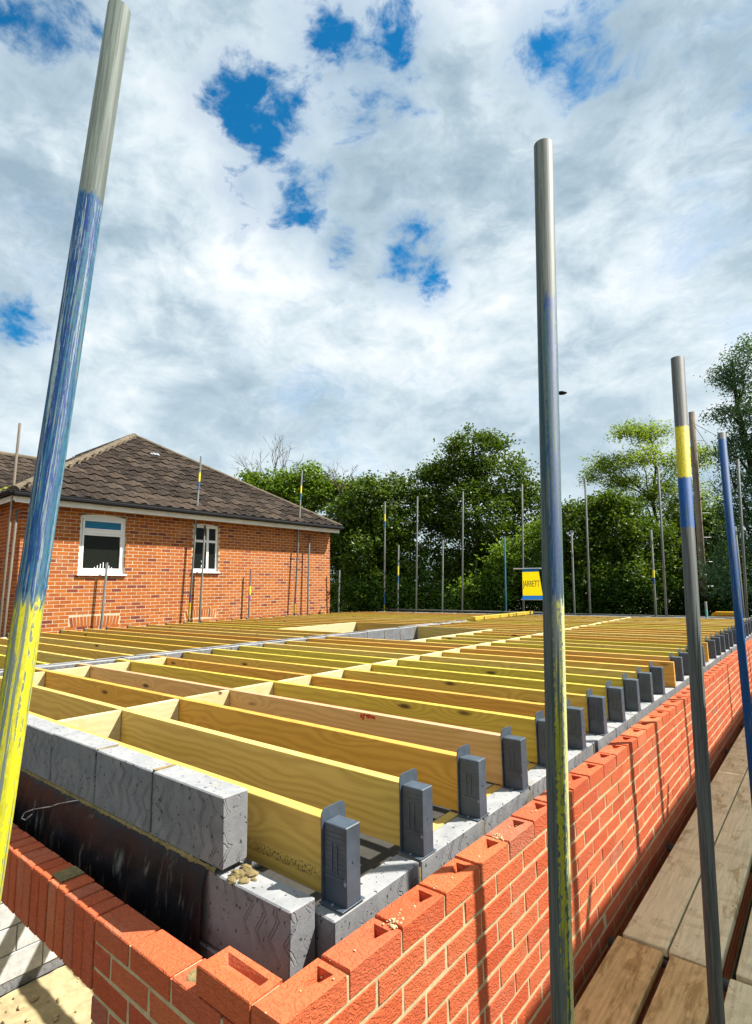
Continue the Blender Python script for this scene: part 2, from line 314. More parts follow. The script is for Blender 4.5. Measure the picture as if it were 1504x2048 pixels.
M['leafbright'] = leaf_mat("bright_green_foliage", (0.06, 0.13, 0.008), (0.19, 0.28, 0.02))
M['leafairy'] = leaf_mat("light_feathery_foliage", (0.11, 0.19, 0.02), (0.28, 0.36, 0.05), 0.5)
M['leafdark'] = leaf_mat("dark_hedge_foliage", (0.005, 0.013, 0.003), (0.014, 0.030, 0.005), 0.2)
M['leafcool'] = leaf_mat("blue_green_foliage", (0.030, 0.085, 0.045), (0.09, 0.17, 0.08))
M['bark'] = plain("dark_bark", (0.050, 0.040, 0.028), 0.95, 0.3, 8, 0.01)
M['deadwood'] = plain("grey_dead_branch", (0.17, 0.12, 0.09), 0.95, 0.3, 8)
M['polewood'] = plain("weathered_pole_wood", (0.30, 0.24, 0.18), 0.9, 0.25, 6)
def ground_mat():
    m, n, b = mat("rough_ground"); P = gpos(n)
    g = n.noise(P, 0.6, 6, 0.6); f = n.noise(P, 12, 5, 0.7)
    c = n.mix(n.smooth(g, 0.42, 0.58), (0.16, 0.13, 0.08), (0.06, 0.09, 0.025)); c = n.mix(n.math('MULTIPLY', f, 0.4), c, (0.26, 0.22, 0.15))
    n.put(b.inputs['Base Color'], c); b.inputs['Roughness'].default_value = 0.95; n.put(b.inputs['Normal'], n.bump(f, 0.8, 0.03)); return m
M['ground'] = ground_mat()

# ------------------------------------------------------------------ mesh helpers
def link(name, me, m=None, parent=None, loc=None, smooth=False):
    o = bpy.data.objects.new(name, me); COL.objects.link(o)
    if m is not None and not me.materials: me.materials.append(m)
    if parent is not None: o.parent = parent
    if loc is not None: o.location = loc
    if smooth: me.shade_smooth()
    return o
def empty(name, loc=(0, 0, 0)):
    o = bpy.data.objects.new(name, None); COL.objects.link(o); o.location = loc; o.empty_display_size = 0.1; return o
def tag(o, label, cat, group=None):
    o['label'] = label; o['category'] = cat
    if group: o['group'] = group
    return o
class MB:
    def __init__(s): s.v = []; s.f = []
    def add(s, v, f):
        k = len(s.v); s.v += [tuple(x) for x in v]; s.f += [tuple(i + k for i in q) for q in f]; return s
    def box(s, a, b):
        x0, y0, z0 = a; x1, y1, z1 = b
        return s.add([(x0, y0, z0), (x1, y0, z0), (x1, y1, z0), (x0, y1, z0), (x0, y0, z1), (x1, y0, z1), (x1, y1, z1), (x0, y1, z1)],
                     [(0, 3, 2, 1), (4, 5, 6, 7), (0, 1, 5, 4), (1, 2, 6, 5), (2, 3, 7, 6), (3, 0, 4, 7)])
    def bev(s, a, b, r=0.003, j=0.0):
        """box with chamfered edges; j jitters the corners so that pieces are not all alike"""
        c = [(a[i] + b[i]) / 2 for i in range(3)]; h = [abs(b[i] - a[i]) / 2 for i in range(3)]
        r = min(r, min(h) * 0.45); V = []; idx = {}
        for sx in (-1, 1):
            for sy in (-1, 1):
                for sz in (-1, 1):
                    jj = [random.uniform(-j, j) for _ in range(3)]
                    for ax in range(3):
                        p = [sx * (h[0] - r), sy * (h[1] - r), sz * (h[2] - r)]; sg = (sx, sy, sz)
                        p[ax] = sg[ax] * h[ax]
                        idx[(sx, sy, sz, ax)] = len(V); V.append([c[i] + p[i] + jj[i] for i in range(3)])
        F = []
        def q(*k): F.append([idx[x] for x in k])
        for sg in (-1, 1):
            o = 1 if sg > 0 else -1
            for ax in range(3):
                u, w = (ax + 1) % 3, (ax + 2) % 3
                ring = []
                for su, sw in ((-1, -1), (1, -1), (1, 1), (-1, 1)):
                    t = [0, 0, 0]; t[ax] = sg; t[u] = su; t[w] = sw; ring.append((*t, ax))
                if o < 0: ring.reverse()
                q(*ring)
        for ax in range(3):      # edges along axis ax
            u, w = (ax + 1) % 3, (ax + 2) % 3
            for su in (-1, 1):
                for sw in (-1, 1):
                    def k(sa, which):
                        t = [0, 0, 0]; t[ax] = sa; t[u] = su; t[w] = sw; return (*t, which)
                    ring = [k(-1, u), k(1, u), k(1, w), k(-1, w)]
                    if su * sw > 0: ring.reverse()
                    q(*ring)
        for sx in (-1, 1):
            for sy in (-1, 1):
                for sz in (-1, 1):
                    ring = [(sx, sy, sz, 0), (sx, sy, sz, 1), (sx, sy, sz, 2)]
                    if sx * sy * sz < 0: ring.reverse()
                    q(*ring)
        return s.add(V, F)
    def tube(s, a, b, r0, r1=None, seg=12, caps=True, inner=0.0):
        a = Vector(a); b = Vector(b); r1 = r0 if r1 is None else r1; d = (b - a).normalized()
        u = d.orthogonal().normalized(); w = d.cross(u); V = []; F = []
        for P, r in ((a, r0), (b, r1)):
            for i in range(seg):
                t = 2 * math.pi * i / seg; V.append(P + (u * math.cos(t) + w * math.sin(t)) * r)
        F = [(i, (i + 1) % seg, seg + (i + 1) % seg, seg + i) for i in range(seg)]
        if inner > 0:
            k = len(V)
            for P in (b, b - d * inner * 6):
                for i in range(seg):
                    t = 2 * math.pi * i / seg; V.append(P + (u * math.cos(t) + w * math.sin(t)) * inner)
            F += [(seg + i, seg + (i + 1) % seg, k + (i + 1) % seg, k + i) for i in range(seg)]
            F += [(k + i, k + (i + 1) % seg, k + seg + (i + 1) % seg, k + seg + i) for i in range(seg)]
            F.append(tuple(k + seg + i for i in range(seg))); F.append(tuple(reversed(range(seg))))
        elif caps: F += [tuple(reversed(range(seg))), tuple(range(seg, 2 * seg))]
        return s.add(V, F)
    def mesh(s, name):
        me = bpy.data.meshes.new(name); me.from_pydata([tuple(v) for v in s.v], [], s.f); me.update(); return me
    def build(s, name, m, parent=None, smooth=False, loc=None): return link(name, s.mesh(name), m, parent, loc, smooth)
from mathutils import noise as _n
def lump(mb, c, rx, ry, rz, amp=.35, nu=14, nv=7, fr=60.0):
    """a low irregular pat of mortar"""
    V = []; F = []
    for j in range(nv + 1):
        a = math.pi / 2 * j / nv
        for i in range(nu):
            t = 2 * math.pi * i / nu; q = Vector((math.cos(t) * math.cos(a), math.sin(t) * math.cos(a), math.sin(a)))
            k = 1 + amp * _n.noise((Vector(c) + Vector((q.x * rx, q.y * ry, q.z * rz))) * fr) + amp * .4 * _n.noise(Vector(c) * 9 + q * 5)
            V.append((c[0] + q.x * rx * k, c[1] + q.y * ry * k, c[2] + q.z * rz * k))
    for j in range(nv):
        for i in range(nu): F.append((j * nu + i, j * nu + (i + 1) % nu, (j + 1) * nu + (i + 1) % nu, (j + 1) * nu + i))
    mb.add(V, F)
def seen(p, margin=0.12):
    """how large a thing at p shows (1/depth), 0 when outside the view"""
    d = Vector(p) - CAM; z = d.dot(FW)
    if z < 0.2: return 0.0
    x = d.dot(RT) / z; y = d.dot(UP) / z
    if abs(x) > 752 / 1101 + margin or abs(y) > 1024 / 1101 + margin: return 0.0
    return 1.0 / z

# ------------------------------------------------------------------ ground
GZ = -2.6
def sheet(name, x0, x1, y0, y1, z, m, nx=2, ny=2, amp=0.0):
    V = [(x0 + (x1 - x0) * i / nx, y0 + (y1 - y0) * j / ny, z + random.uniform(-amp, amp)) for j in range(ny + 1) for i in range(nx + 1)]
    F = [(j * (nx + 1) + i, j * (nx + 1) + i + 1, (j + 1) * (nx + 1) + i + 1, (j + 1) * (nx + 1) + i) for j in range(ny) for i in range(nx)]
    mb = MB().add(V, F); o = mb.build(name, m); o['kind'] = 'structure'; return o
sheet("ground", -600, 600, -600, 600, GZ, M['ground'])
M['slab'] = plain("shade_dark_concrete", (0.07, 0.065, 0.055), 0.9, 0.3, 6)  # floor colour darkened to deepen the shade seen between the joists
sheet("floor", -10.45, -0.26, 0.33, 12.3, -2.565, M['slab'], 4, 4)
o = sheet("sandy_floor", -4.95, -1.2, 0.33, 2.3, -2.553, M['sand'], 50, 30, 0.006)
mb = MB()
for _ in range(160):
    x = random.uniform(-4.9, -2); y = random.uniform(.6, 2.2); q_ = random.uniform(.008, .03); mb.bev((x - q_, y - q_, -2.56), (x + q_, y + q_, -2.55 + q_ * .8), q_ * .4, q_ * .4)
o = mb.build("mortar_lumps", M['sand']); o['kind'] = 'stuff'; o['label'] = "small lumps of dropped mortar on the sandy floor below the soldier bricks"; o['category'] = "mortar lumps"

# ------------------------------------------------------------------ bricks
def brick_protos(L, D, H, mname, n=4, r=0.003):
    P = []
    for k in range(n):
        P.append(MB().bev((0, 0, -H), (L, D, 0), r, 0.0012).mesh(mname))
    return P
def frog_mesh(L=0.215, D=0.1025, H=0.065, name='brick'):
    """long brick, local x along, y across, top at z=0, with the frog sunk in its top"""
    mb = MB(); j = lambda: random.uniform(-0.001, 0.001)
    a = (0.024, 0.024); e = 0.003
    o0 = [(e, e, 0), (L - e, e, 0), (L - e, D - e, 0), (e, D - e, 0)]
    o1 = [(0, 0, -e), (L, 0, -e), (L, D, -e), (0, D, -e)]; o2 = [(0, 0, -H), (L, 0, -H), (L, D, -H), (0, D, -H)]
    i0 = [(0.118, 0.036, 0), (L - a[0], a[1], 0), (L - a[0], D - a[1], 0), (0.118, D - 0.036, 0)]
    i1 = [(0.128, 0.042, -.014), (L - a[0] - .003, a[1] + .010, -.030), (L - a[0] - .003, D - a[1] - .010, -.030), (0.128, D - 0.042, -.014)]
    V = [(x + j(), y + j(), z + j()) for x, y, z in o0 + o1 + o2 + i0 + i1]; F = []
    for i in range(4):
        k = (i + 1) % 4
        F += [(4 + i, 4 + k, k, i), (8 + i, 8 + k, 4 + k, 4 + i), (i, k, 12 + k, 12 + i), (12 + i, 12 + k, 16 + k, 16 + i)]
    F += [(16, 17, 18, 19), (11, 10, 9, 8)]
    return mb.add(V, F).mesh(name)
def lay(root, pieces, protos_of, m, name, limit=300, tagstuff='joined'):
    """pieces: (matrix, key). The largest-showing ones become objects, the rest one joined part."""
    sc = sorted(((seen(p[0].translation) , i) for i, p in enumerate(pieces)), reverse=True)
    keep = [i for s_, i in sc[:limit] if s_ > 0]; ks = set(keep)
    for i in keep:
        Mx, key = pieces[i]; pr = protos_of(key); me = random.choice(pr)
        if not me.materials: me.materials.append(m)
        o = bpy.data.objects.new(name, me); COL.objects.link(o); o.parent = root; o.matrix_local = root.matrix_world.inverted() @ Mx if root.type == 'EMPTY' else Mx
    rest = [i for i in range(len(pieces)) if i not in ks]
    if rest:
        mb = MB()
        for i in rest:
            Mx, key = pieces[i]; me = random.choice(protos_of(key))
            mb.add([Mx @ v.co for v in me.vertices], [tuple(p.vertices) for p in me.polygons])
        o = mb.build(name + 's_beyond', m, root); o['kind'] = 'stuff'
RX = Matrix.Rotation(math.radians(90), 4, 'Z')     # local x -> +Y, local y -> -X
def T(x, y, z): return Matrix.Translation((x, y, z))
def jit(a=0.002, r=0.004): return T(random.uniform(-a, a), random.uniform(-a, a), random.uniform(-a, a)) @ Matrix.Rotation(random.uniform(-r, r), 4, random.choice('XYZ'))
_pc = {}
def proto(L, D=0.1025, H=0.065, nm='brick', r=0.003, n=3):
    k = (round(L, 3), D, H, nm)
    if k not in _pc: _pc[k] = brick_protos(L, D, H, nm, n, r)
    return _pc[k]
FROG = [frog_mesh() for _ in range(4)]
def bprotos(key): return FROG if key == 'frog' else proto(*key) if isinstance(key, tuple) else proto(key)

# long outer wall: face X=0, from Y=0 to Y=12.6, top z=0
WL = 12.66
wall = tag(empty("brick_wall", (0, 0, GZ)), "long new orange brick wall with frogged top course beside the scaffold boards", "brick wall"); bpy.context.view_layer.update()
pcs = []
for c in range(0, 34):
    z = -0.075 * c; y = 0.0 if c % 2 == 0 else 0.1125
    while y < WL - 0.05:
        L = min(0.215, WL - y)
        if c == 0 and L > 0.2:
            Mx = T(0, y, z + 0.001) @ jit(0.0012, 0.006) @ Matrix.Rotation(-0.012, 4, 'X') @ RX; key = 'frog'
        else: Mx = T(0, y, z) @ jit(0.0013, 0.003) @ RX; key = round(L, 3)
        pcs.append((Mx, key)); y += 0.225
lay(wall, pcs, bprotos, M['brick'], 'brick')
mb = MB().box((-0.098, 0.003, GZ), (-0.0022, WL - 0.01, -0.067))
for k in range(1, 56):
    yj = 0.225 * k
    mb.box((-0.060 + random.uniform(-.02, .015), yj - 0.0105, -0.067), (-0.0025, yj + 0.0005, -0.010 + random.uniform(-.004, .004)))
mb.build('mortar', M['mortar'], wall, loc=(0, 0, -GZ))
for ch in wall.children:
    if ch.name.startswith(('mortar', 'bricks_beyond')): ch.location = (0, 0, -GZ)
# crumbs of mortar dropped along the top of the wall
cm = MB()
for _ in range(190):
    y = random.uniform(0, 6.5); x = random.gauss(-0.045, 0.017); s_ = random.uniform(0.0010, 0.0030)
    if not -0.095 < x < -0.008: continue
    fy = (y % 0.225); z = -0.02 if (0.118 < fy < 0.192 and -0.078 < x < -0.025) else 0.001
    cm.bev((x - s_, y - s_, z - s_ * .3), (x + s_, y + s_, z + s_), s_ * .4, s_ * .35)
for (y0, x0) in ((0.45, -0.03), (1.13, -0.05)):
    for _ in range(26):
        s_ = random.uniform(0.0015, 0.004); x = x0 + random.gauss(0, .011); y = y0 + random.gauss(0, .014)
        cm.bev((x - s_, y - s_, -.001), (x + s_, y + s_, s_ * 1.3), s_ * .4, s_ * .4)
o = cm.build('mortar_crumbs', M['mortar'], None); tag(o, "scattered crumbs of sand mortar lying along the top of the long brick wall", "mortar crumbs"); o['kind'] = 'stuff'

# front outer wall: face Y=0, runs to -X
fw = tag(empty("brick_wall", (-0.5, 0, GZ)), "short shaded brick wall with upright soldier bricks over the opening, lower left", "brick wall"); bpy.context.view_layer.update()
pcs = [(T(-0.3275, 0, 0.0) @ jit(.001, .006), 'frogx')]
FROGX = [frog_mesh()]
for v in FROGX[0].vertices:
    if abs(v.co.x - .118) < .004: v.co.x = .024; v.co.y = .022 if v.co.y < .05 else .080
    elif abs(v.co.x - .128) < .004: v.co.x = .040; v.co.y = .034 if v.co.y < .05 else .068; v.co.z = -.018
    elif v.co.z < -.025 and v.co.z > -.04 and v.co.x < .2: v.co.z = -.018; v.co.x -= .010
for c in range(1, 34):
    z = -0.075 * c
    x = -0.1125 if c % 2 == 0 else 0.0
    lim = -0.89
    while x > lim + 0.02:
        L = min(0.215, x - lim)
        pcs.append((T(x - L, 0, z) @ jit(.0013, .003), round(L, 3))); x -= 0.225
# soldier course over the opening (each brick stands on end)
k = 0; x = -0.9
while x > -2.85:
    pcs.append((T(x - 0.065, 0, -0.075) @ jit(.0015, .006), (0.065, 0.1025, 0.215))); x -= 0.075; k += 1
for c in range(1, 34):
    z = -0.075 * c; x = -2.86 - (0.1125 if c % 2 else 0)
    while x > -10.4:
        pcs.append((T(x - 0.215, 0, z) @ jit(.0013, .003), 0.215)); x -= 0.225
def fprot(key):
    if key == 'frogx': return FROGX
    return proto(*key) if isinstance(key, tuple) else proto(key)
lay(fw, pcs, fprot, M['brick'], 'brick')
mb = MB().box((-0.885, 0.0025, GZ), (-0.105, 0.098, -0.142)).box((-0.885, 0.0027, -0.142), (-0.1, 0.096, -0.083)).box((-2.855, 0.007, -0.285), (-0.893, 0.096, -0.083)).box((-10.4, 0.005, GZ), (-2.862, 0.098, -0.145))
mb.box((-0.447, 0.01, -0.14), (-0.440, 0.095, -0.078)).box((-0.33, 0.012, -0.077), (-0.11, 0.09, -0.064)).box((-0.1125, 0.006, -0.065), (-0.104, 0.09, -0.008))
mb.build('mortar', M['mortar'], fw)
bm_ = MB()      # mortar bed left beside the frog-up brick
for _ in range(0):
    x = -0.375 + random.gauss(0, .018); y = 0.055 + random.gauss(0, .018); s_ = random.uniform(.004, .011)
    if -0.43 < x < -0.33 and 0.01 < y < 0.095: bm_.bev((x - s_, y - s_, -.077), (x + s_, y + s_, -.077 + s_ * .9), s_ * .4, s_ * .4)
for (x, y, rx, ry, rz) in ((-.385, .055, .036, .034, .007), (-.36, .07, .02, .02, .009), (-.40, .03, .016, .012, .006)): lump(bm_, (x, y, -.0765), rx, ry, rz)
bm_.build('mortar_bed', M['wetmortar'], fw)
for ch in fw.children:
    if ch.name.startswith(('mortar', 'bricks_beyond')): ch.location = (0.5, 0, -GZ)
mb = MB()       # mortar smear over one soldier brick
mb.bev((-1.285, 0.02, -0.0735), (-1.203, 0.101, -0.0705), .002, .001); mb.build('mortar_smear', M['wetmortar'], fw, loc=(0.5, 0, -GZ))

# ------------------------------------------------------------------ concrete block walls
def cblock(x0, y0, z0, x1, y1, z1): return ((x0, y0, z0), (x1, y1, z1))
def block_wall(label, blocks, core=None, joints=(), nm='block_wall', loc=(0, 0, GZ), pale=()):
    t = tag(empty(nm, loc), label, "block wall", None)
    for a, b in blocks:
        c = Vector(((a[0] + b[0]) / 2, (a[1] + b[1]) / 2, (a[2] + b[2]) / 2))
        A = Vector(a) - c; B = Vector(b) - c
        me = MB().bev(A, B, 0.004, 0.002).mesh('concrete_block')
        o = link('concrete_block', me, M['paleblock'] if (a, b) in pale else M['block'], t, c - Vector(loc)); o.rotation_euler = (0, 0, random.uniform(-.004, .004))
    mb = MB()
    for a, b in joints: mb.box(a, b)
    if mb.v:
        o = mb.build('mortar', M['wetmortar'], t); o.location = -Vector(loc)
    if core:
        mb = MB()
        for a, b in core: mb.box(a, b)
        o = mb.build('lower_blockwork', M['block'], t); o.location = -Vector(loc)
    return t
# front inner leaf
bl = []; jo = []
x = -0.535; k = 0
while x > -10.4:
    L = 0.43 if k == 0 else 0.44
    bl.append(cblock(x - L, 0.2194, 0.080, x, 0.3194, 0.299 + random.uniform(-.003, .003)))
    jo.append(((x - L - 0.016, 0.229, 0.078), (x - L + 0.002, 0.312, 0.292 + random.uniform(-.01, .008))))
    x -= L + 0.013; k += 1
bl.append(cblock(-0.663, 0.2194, -0.150, -0.218, 0.3194, 0.064))
bl.append(cblock(-0.663, 0.2194, -0.375, -0.218, 0.3194, -0.160))
bl.append(cblock(-0.87, 0.2194, -0.375, -0.673, 0.3194, -0.160)); bl.append(cblock(-3.2, 0.226, -0.16, -0.673, 0.3194, 0.064))
block_wall("inner wall of large grey zigzag-scored blocks beside the nearest joist, above the black sheet", bl,
           [((-0.87, 0.222, GZ), (-0.218, 0.317, -0.385)), ((-10.4, 0.222, GZ), (-3.21, 0.317, 0.064))], jo + [((-10.4, 0.222, 0.060), (-0.665, 0.316, 0.084))])
mb = MB()       # rough mortar squeezed out along the bed joint and lying on the lower block
NX, NS = 420, 6; V = []; F = []
for i in range(NX + 1):
    x = -0.56 - 2.75 * i / NX
    k = .5 + .9 * abs(_n.noise(Vector((x * 22, 0, 0)))) + .5 * abs(_n.noise(Vector((x * 80, 3, 0))))
    for j in range(NS + 1):
        a = math.pi * j / NS; w = k * (1 + .35 * _n.noise(Vector((x * 130, j * 1.7, 2))))
        V.append((x, 0.2205 - .010 * w * math.sin(a), 0.073 + .010 * w * math.cos(a)))
F = [(i * (NS + 1) + j, i * (NS + 1) + j + 1, (i + 1) * (NS + 1) + j + 1, (i + 1) * (NS + 1) + j) for i in range(NX) for j in range(NS)]
mb.add(V, F)
for (x, y, rx, ry, rz) in ((-.50, .255, .028, .024, .017), (-.475, .285, .026, .022, .014), (-.455, .245, .018, .016, .010), (-.515, .30, .022, .016, .014), (-.44, .27, .012, .010, .006), (-.49, .225, .022, .012, .012)): lump(mb, (x, y, .0635), rx, ry, rz)
o = mb.build('mortar_crumbs', M['wetmortar']); tag(o, "rough brown mortar squeezed out between the zigzag blocks and the black sheet", "mortar"); o['kind'] = 'stuff'

# long inner leaf (carries the joist ends)
bl = []; jo = []; y = 0.3275 + 0.002; k = 0; LX0, LX1 = -0.254, -0.154
while y < 12.3:
    L = 0.44 if k else 0.424
    zt = 0.018 + random.uniform(-.003, .002)
    bl.append(cblock(LX0, y, -0.197, LX1, y + L, zt)); jo.append(((LX0 + .006, y + L - .003, -0.20), (LX1 - .002, y + L + .013, zt - .002 - random.random() * .02)))
    y += L + 0.010; k += 1
block_wall("long grey block wall carrying the capped joist ends behind the orange brick wall", bl, [((LX0 + .003, 0.33, GZ), (LX1 - .003, 12.3, -0.206))], jo)
# spine wall between the two bays of joists
bl = []; jo = []
for side, (a, b) in enumerate(((-5.06, -4.96), (-5.185, -5.085))):
    y = 0.33 + 0.2 * side
    while y < 9.5:
        bl.append(cblock(a, y, 0.020, b, min(y + 0.44, 9.5), 0.238 + random.uniform(-.003, .003)))
        if y + 0.44 < 9.5: jo.append(((a + .004, y + .437, 0.02), (b - .004, y + .453, 0.232)))
        y += 0.45
rows = []
for c in range(1, 12):
    z1 = 0.010 - 0.225 * (c - 1); z0 = z1 - 0.215; y = 0.33 - (0.22 if c % 2 else 0)
    if z0 < -2.56: z0 = -2.55
    while y < 3.4:
        y0 = max(y, 0.33)
        if y + .44 > y0 + .05: rows.append(cblock(-5.06, y0, z0, -4.96, y + 0.44, z1))
        y += 0.45
block_wall("grey block spine wall between the two rows of joists, running to the far side", bl + rows,
           [((-5.055, 3.40, -2.55), (-4.965, 12.2, 0.012)), ((-5.18, 0.34, -2.55), (-5.09, 12.2, 0.012)), ((-5.18, 9.51, 0.014), (-4.97, 12.2, 0.15)), ((-5.052, 0.335, -2.55), (-4.968, 3.4, 0.015))], jo, pale=set(rows))
# leaf along the bungalow and far leaf
bl = []; y = 0.33
while y < 12.2:
    bl.append(cblock(-10.62, y, -0.2, -10.47, y + .44, 0.018)); y += .45
block_wall("narrow grey block wall under the joist ends beside the old bungalow", bl, [((-10.615, 0.33, GZ), (-10.475, 12.3, -0.205))])
bl = []; x = -0.26
while x > -10.4:
    bl.append(cblock(x - .44, 12.32, 0.02, x, 12.42, 0.235)); x -= .45
block_wall("far grey block wall behind the last joists, below the thin scaffold tubes", bl, [((-10.45, 12.325, GZ), (-0.26, 12.415, 0.015))])
o = MB().bev((-10.68, 0.3, 0.08), (-10.635, 12.3, 0.165), .004).build("wall_plate", M['paleblock']); tag(o, "pale ledge strip between the joist ends and the bungalow wall", "ledge")

# black cavity tray draped over the opening
nx, nz = 200, 30; V = []; F = []
for i in range(nx + 1):
    x = -0.605 - 2.5 * i / nx
    for j in range(nz + 1):
        t = j / nz; ang = min(1, t / 0.14)
        z = 0.072 - 0.50 * max(0, t - 0.02) * (1 + 0.05 * math.sin(x * 6)); y = 0.221 - 0.016 * math.sin(ang * math.pi / 2) - 0.040 * t
        w = math.sin(x * 9.3 + 1.3) * math.sin(x * 4.1) * 0.022 * math.sin(math.pi * min(1, t * 1.3)) + 0.010 * math.sin(x * 23 + t * 5) * t
        w += .016 * abs(_n.noise(Vector((x * 7 + t * 1.5, t * 2.0, 4)))) * min(1, t * 3) + .007 * abs(_n.noise(Vector((x * 26, t * 5, 1)))) * min(1, t * 4)
        if i < 4: w += (4 - i) * 0.004 * t
        V.append((x + 0.02 * t * (1 if i < 3 else 0), y - abs(w), z))
F = [(i * (nz + 1) + j, (i + 1) * (nz + 1) + j, (i + 1) * (nz + 1) + j + 1, i * (nz + 1) + j + 1) for i in range(nx) for j in range(nz)]
V2 = []; F2 = []
for i in range(121):
    y = .34 + 9.1 * i / 120; w_ = .004 * math.sin(y * 5) + .003 * math.sin(y * 17)
    V2 += [(-5.090 + w_, y, .2415 + .001 * math.sin(y * 9)), (-5.058 + w_, y, .2415)]
    if i: F2.append((2 * i - 2, 2 * i - 1, 2 * i + 1, 2 * i))
st_ = MB().add(V2, F2).build('membrane_strip', M['black']); sm = st_.modifiers.new('thick', 'SOLIDIFY'); sm.thickness = .002; tag(st_, "thin black membrane strip running along the top of the spine wall", "membrane strip")
tr = MB().add(V, F).build("cavity_tray", M['dpc'], smooth=True)
sm = tr.modifiers.new("thick", 'SOLIDIFY'); sm.thickness = 0.0015
tag(tr, "glossy black plastic sheet draped below the zigzag blocks above the opening", "plastic sheet")
# wall tie
pts = [(-1.545, 0.212, 0.075), (-1.66, 0.18, 0.045), (-1.72, 0.172, 0.022), (-1.85, 0.150, -0.012), (-1.915, 0.137, -0.038), (-1.895, 0.120, -0.052), (-1.845, 0.118, -0.046), (-1.81, 0.132, -0.018)]
mb = MB()
for a, b in zip(pts, pts[1:]): mb.tube(a, b, 0.0022, seg=8)
tag(mb.build("wall_tie", M['tie'], smooth=True), "thin bright bent wire wall tie sticking out over the black sheet", "wall tie")

# ------------------------------------------------------------------ joists
JT = 0.240; JH = 0.220; JW = 0.047
def joist_mesh(L, name='joist'):
    """origin at the right-hand end of the near face, on the top edge"""
    mb = MB(); n_ = 6
    return mb.bev((-L, 0, -JH), (0, JW, 0), 0.0018, 0.0008).mesh(name)
def cap_mesh():
    mb = MB()
    # body over the joist end: local origin is the same as the joist's
    bx0, bx1, by0, by1, bz0, bz1 = 0.003, 0.093, -0.019, 0.046, -0.218, 0.003
    mb.bev((bx0, by0, bz0), (bx1, by1, bz1), 0.0025)
    mb.box((bx0 + .006, by0 - .0035, bz0 + .07), (bx1 - .004, by0 - .0003, bz0 + .078))        # ledge
    mb.box((bx1 - .013, by0 - .007, bz0 + .062), (bx1 - .001, by0 - .0003, bz0 + .070))        # clip
    for x in (0.034, 0.055): mb.box((x, by0 - .003, bz0 + .085), (x + .004, by0 - .0003, bz0 + .165))
    for k in range(9): mb.box((bx0 + .008, by0 - .0012, bz0 + .086 + .014 * k), (bx1 - .006, by0 - .0002, bz0 + .0875 + .014 * k))
    mb.tube((bx1 - .002, by0 + .032, bz0 + .12), (bx1 + .0016, by0 + .032, bz0 + .12), .005, seg=12)   # round vent mark
    # upright collar plate with rounded corners
    y0, y1, z0, z1, r = -0.030, 0.078, bz0, 0.040, 0.022; pr = []
    pr += [(y0 + 0.0, z0), (y1, z0)]
    for i in range(7): a = i / 6 * math.pi / 2; pr.append((y1 - r + r * math.cos(a), z1 - r + r * math.sin(a)))
    for i in range(7): a = math.pi / 2 + i / 6 * math.pi / 2; pr.append((y0 + r + r * math.cos(a), z1 - r + r * math.sin(a)))
    k = len(pr); V = [(-0.001, y, z) for y, z in pr] + [(0.0028, y, z) for y, z in pr]
    F = [tuple(range(k)), tuple(reversed(range(k, 2 * k)))] + [(i, k + i, k + (i + 1) % k, (i + 1) % k) for i in range(k)]
    mb.add(V, [tuple(reversed(f)) for f in F])
    # base flange
    mb.bev((-0.001, -0.040, bz0 - .0025), (bx1 + .002, 0.062, bz0 + .001), .001)
    return mb.mesh('end_cap')
CAPM = cap_mesh(); CAPM.materials.append(M['cap'])
SCREW = MB().tube((0, 0, 0), (0, 0, .003), .0035, seg=8).mesh('screw'); SCREW.materials.append(M['tie'])
def add_cap(j, screw=False):
    c = bpy.data.objects.new('end_cap', CAPM); COL.objects.link(c); c.parent = j
    c.rotation_euler = (random.uniform(-.012, .012), 0, random.uniform(-.012, .012))
    if screw:
        s_ = bpy.data.objects.new('screw', SCREW); COL.objects.link(s_); s_.parent = c; s_.location = (0.045, -0.029, -0.217)
    return c
ORD = ['first', 'second', 'third', 'fourth', 'fifth', 'sixth', 'seventh', 'eighth', 'ninth', 'tenth', 'eleventh', 'twelfth', 'thirteenth', 'fourteenth', 'fifteenth',
       'sixteenth', 'seventeenth', 'eighteenth', 'nineteenth', 'twentieth', 'twenty-first', 'twenty-second', 'twenty-third', 'twenty-fourth', 'twenty-fifth', 'twenty-sixth',
       'twenty-seventh', 'twenty-eighth', 'twenty-ninth', 'thirtieth', 'thirty-first']
XE = -0.247
full = joist_mesh(XE + 4.955); short = joist_mesh(XE + 3.40); longer = joist_mesh(XE + 4.955 + 0.1)
for m_ in (full, short, longer): m_.materials.append(M['joistplain'])
first = joist_mesh(XE + 4.955); first.materials.append(M['joist']); redm = joist_mesh(XE + 4.955); redm.materials.append(M['reddish'])
RJY = [0.400 + 0.4 * k for k in range(30)]
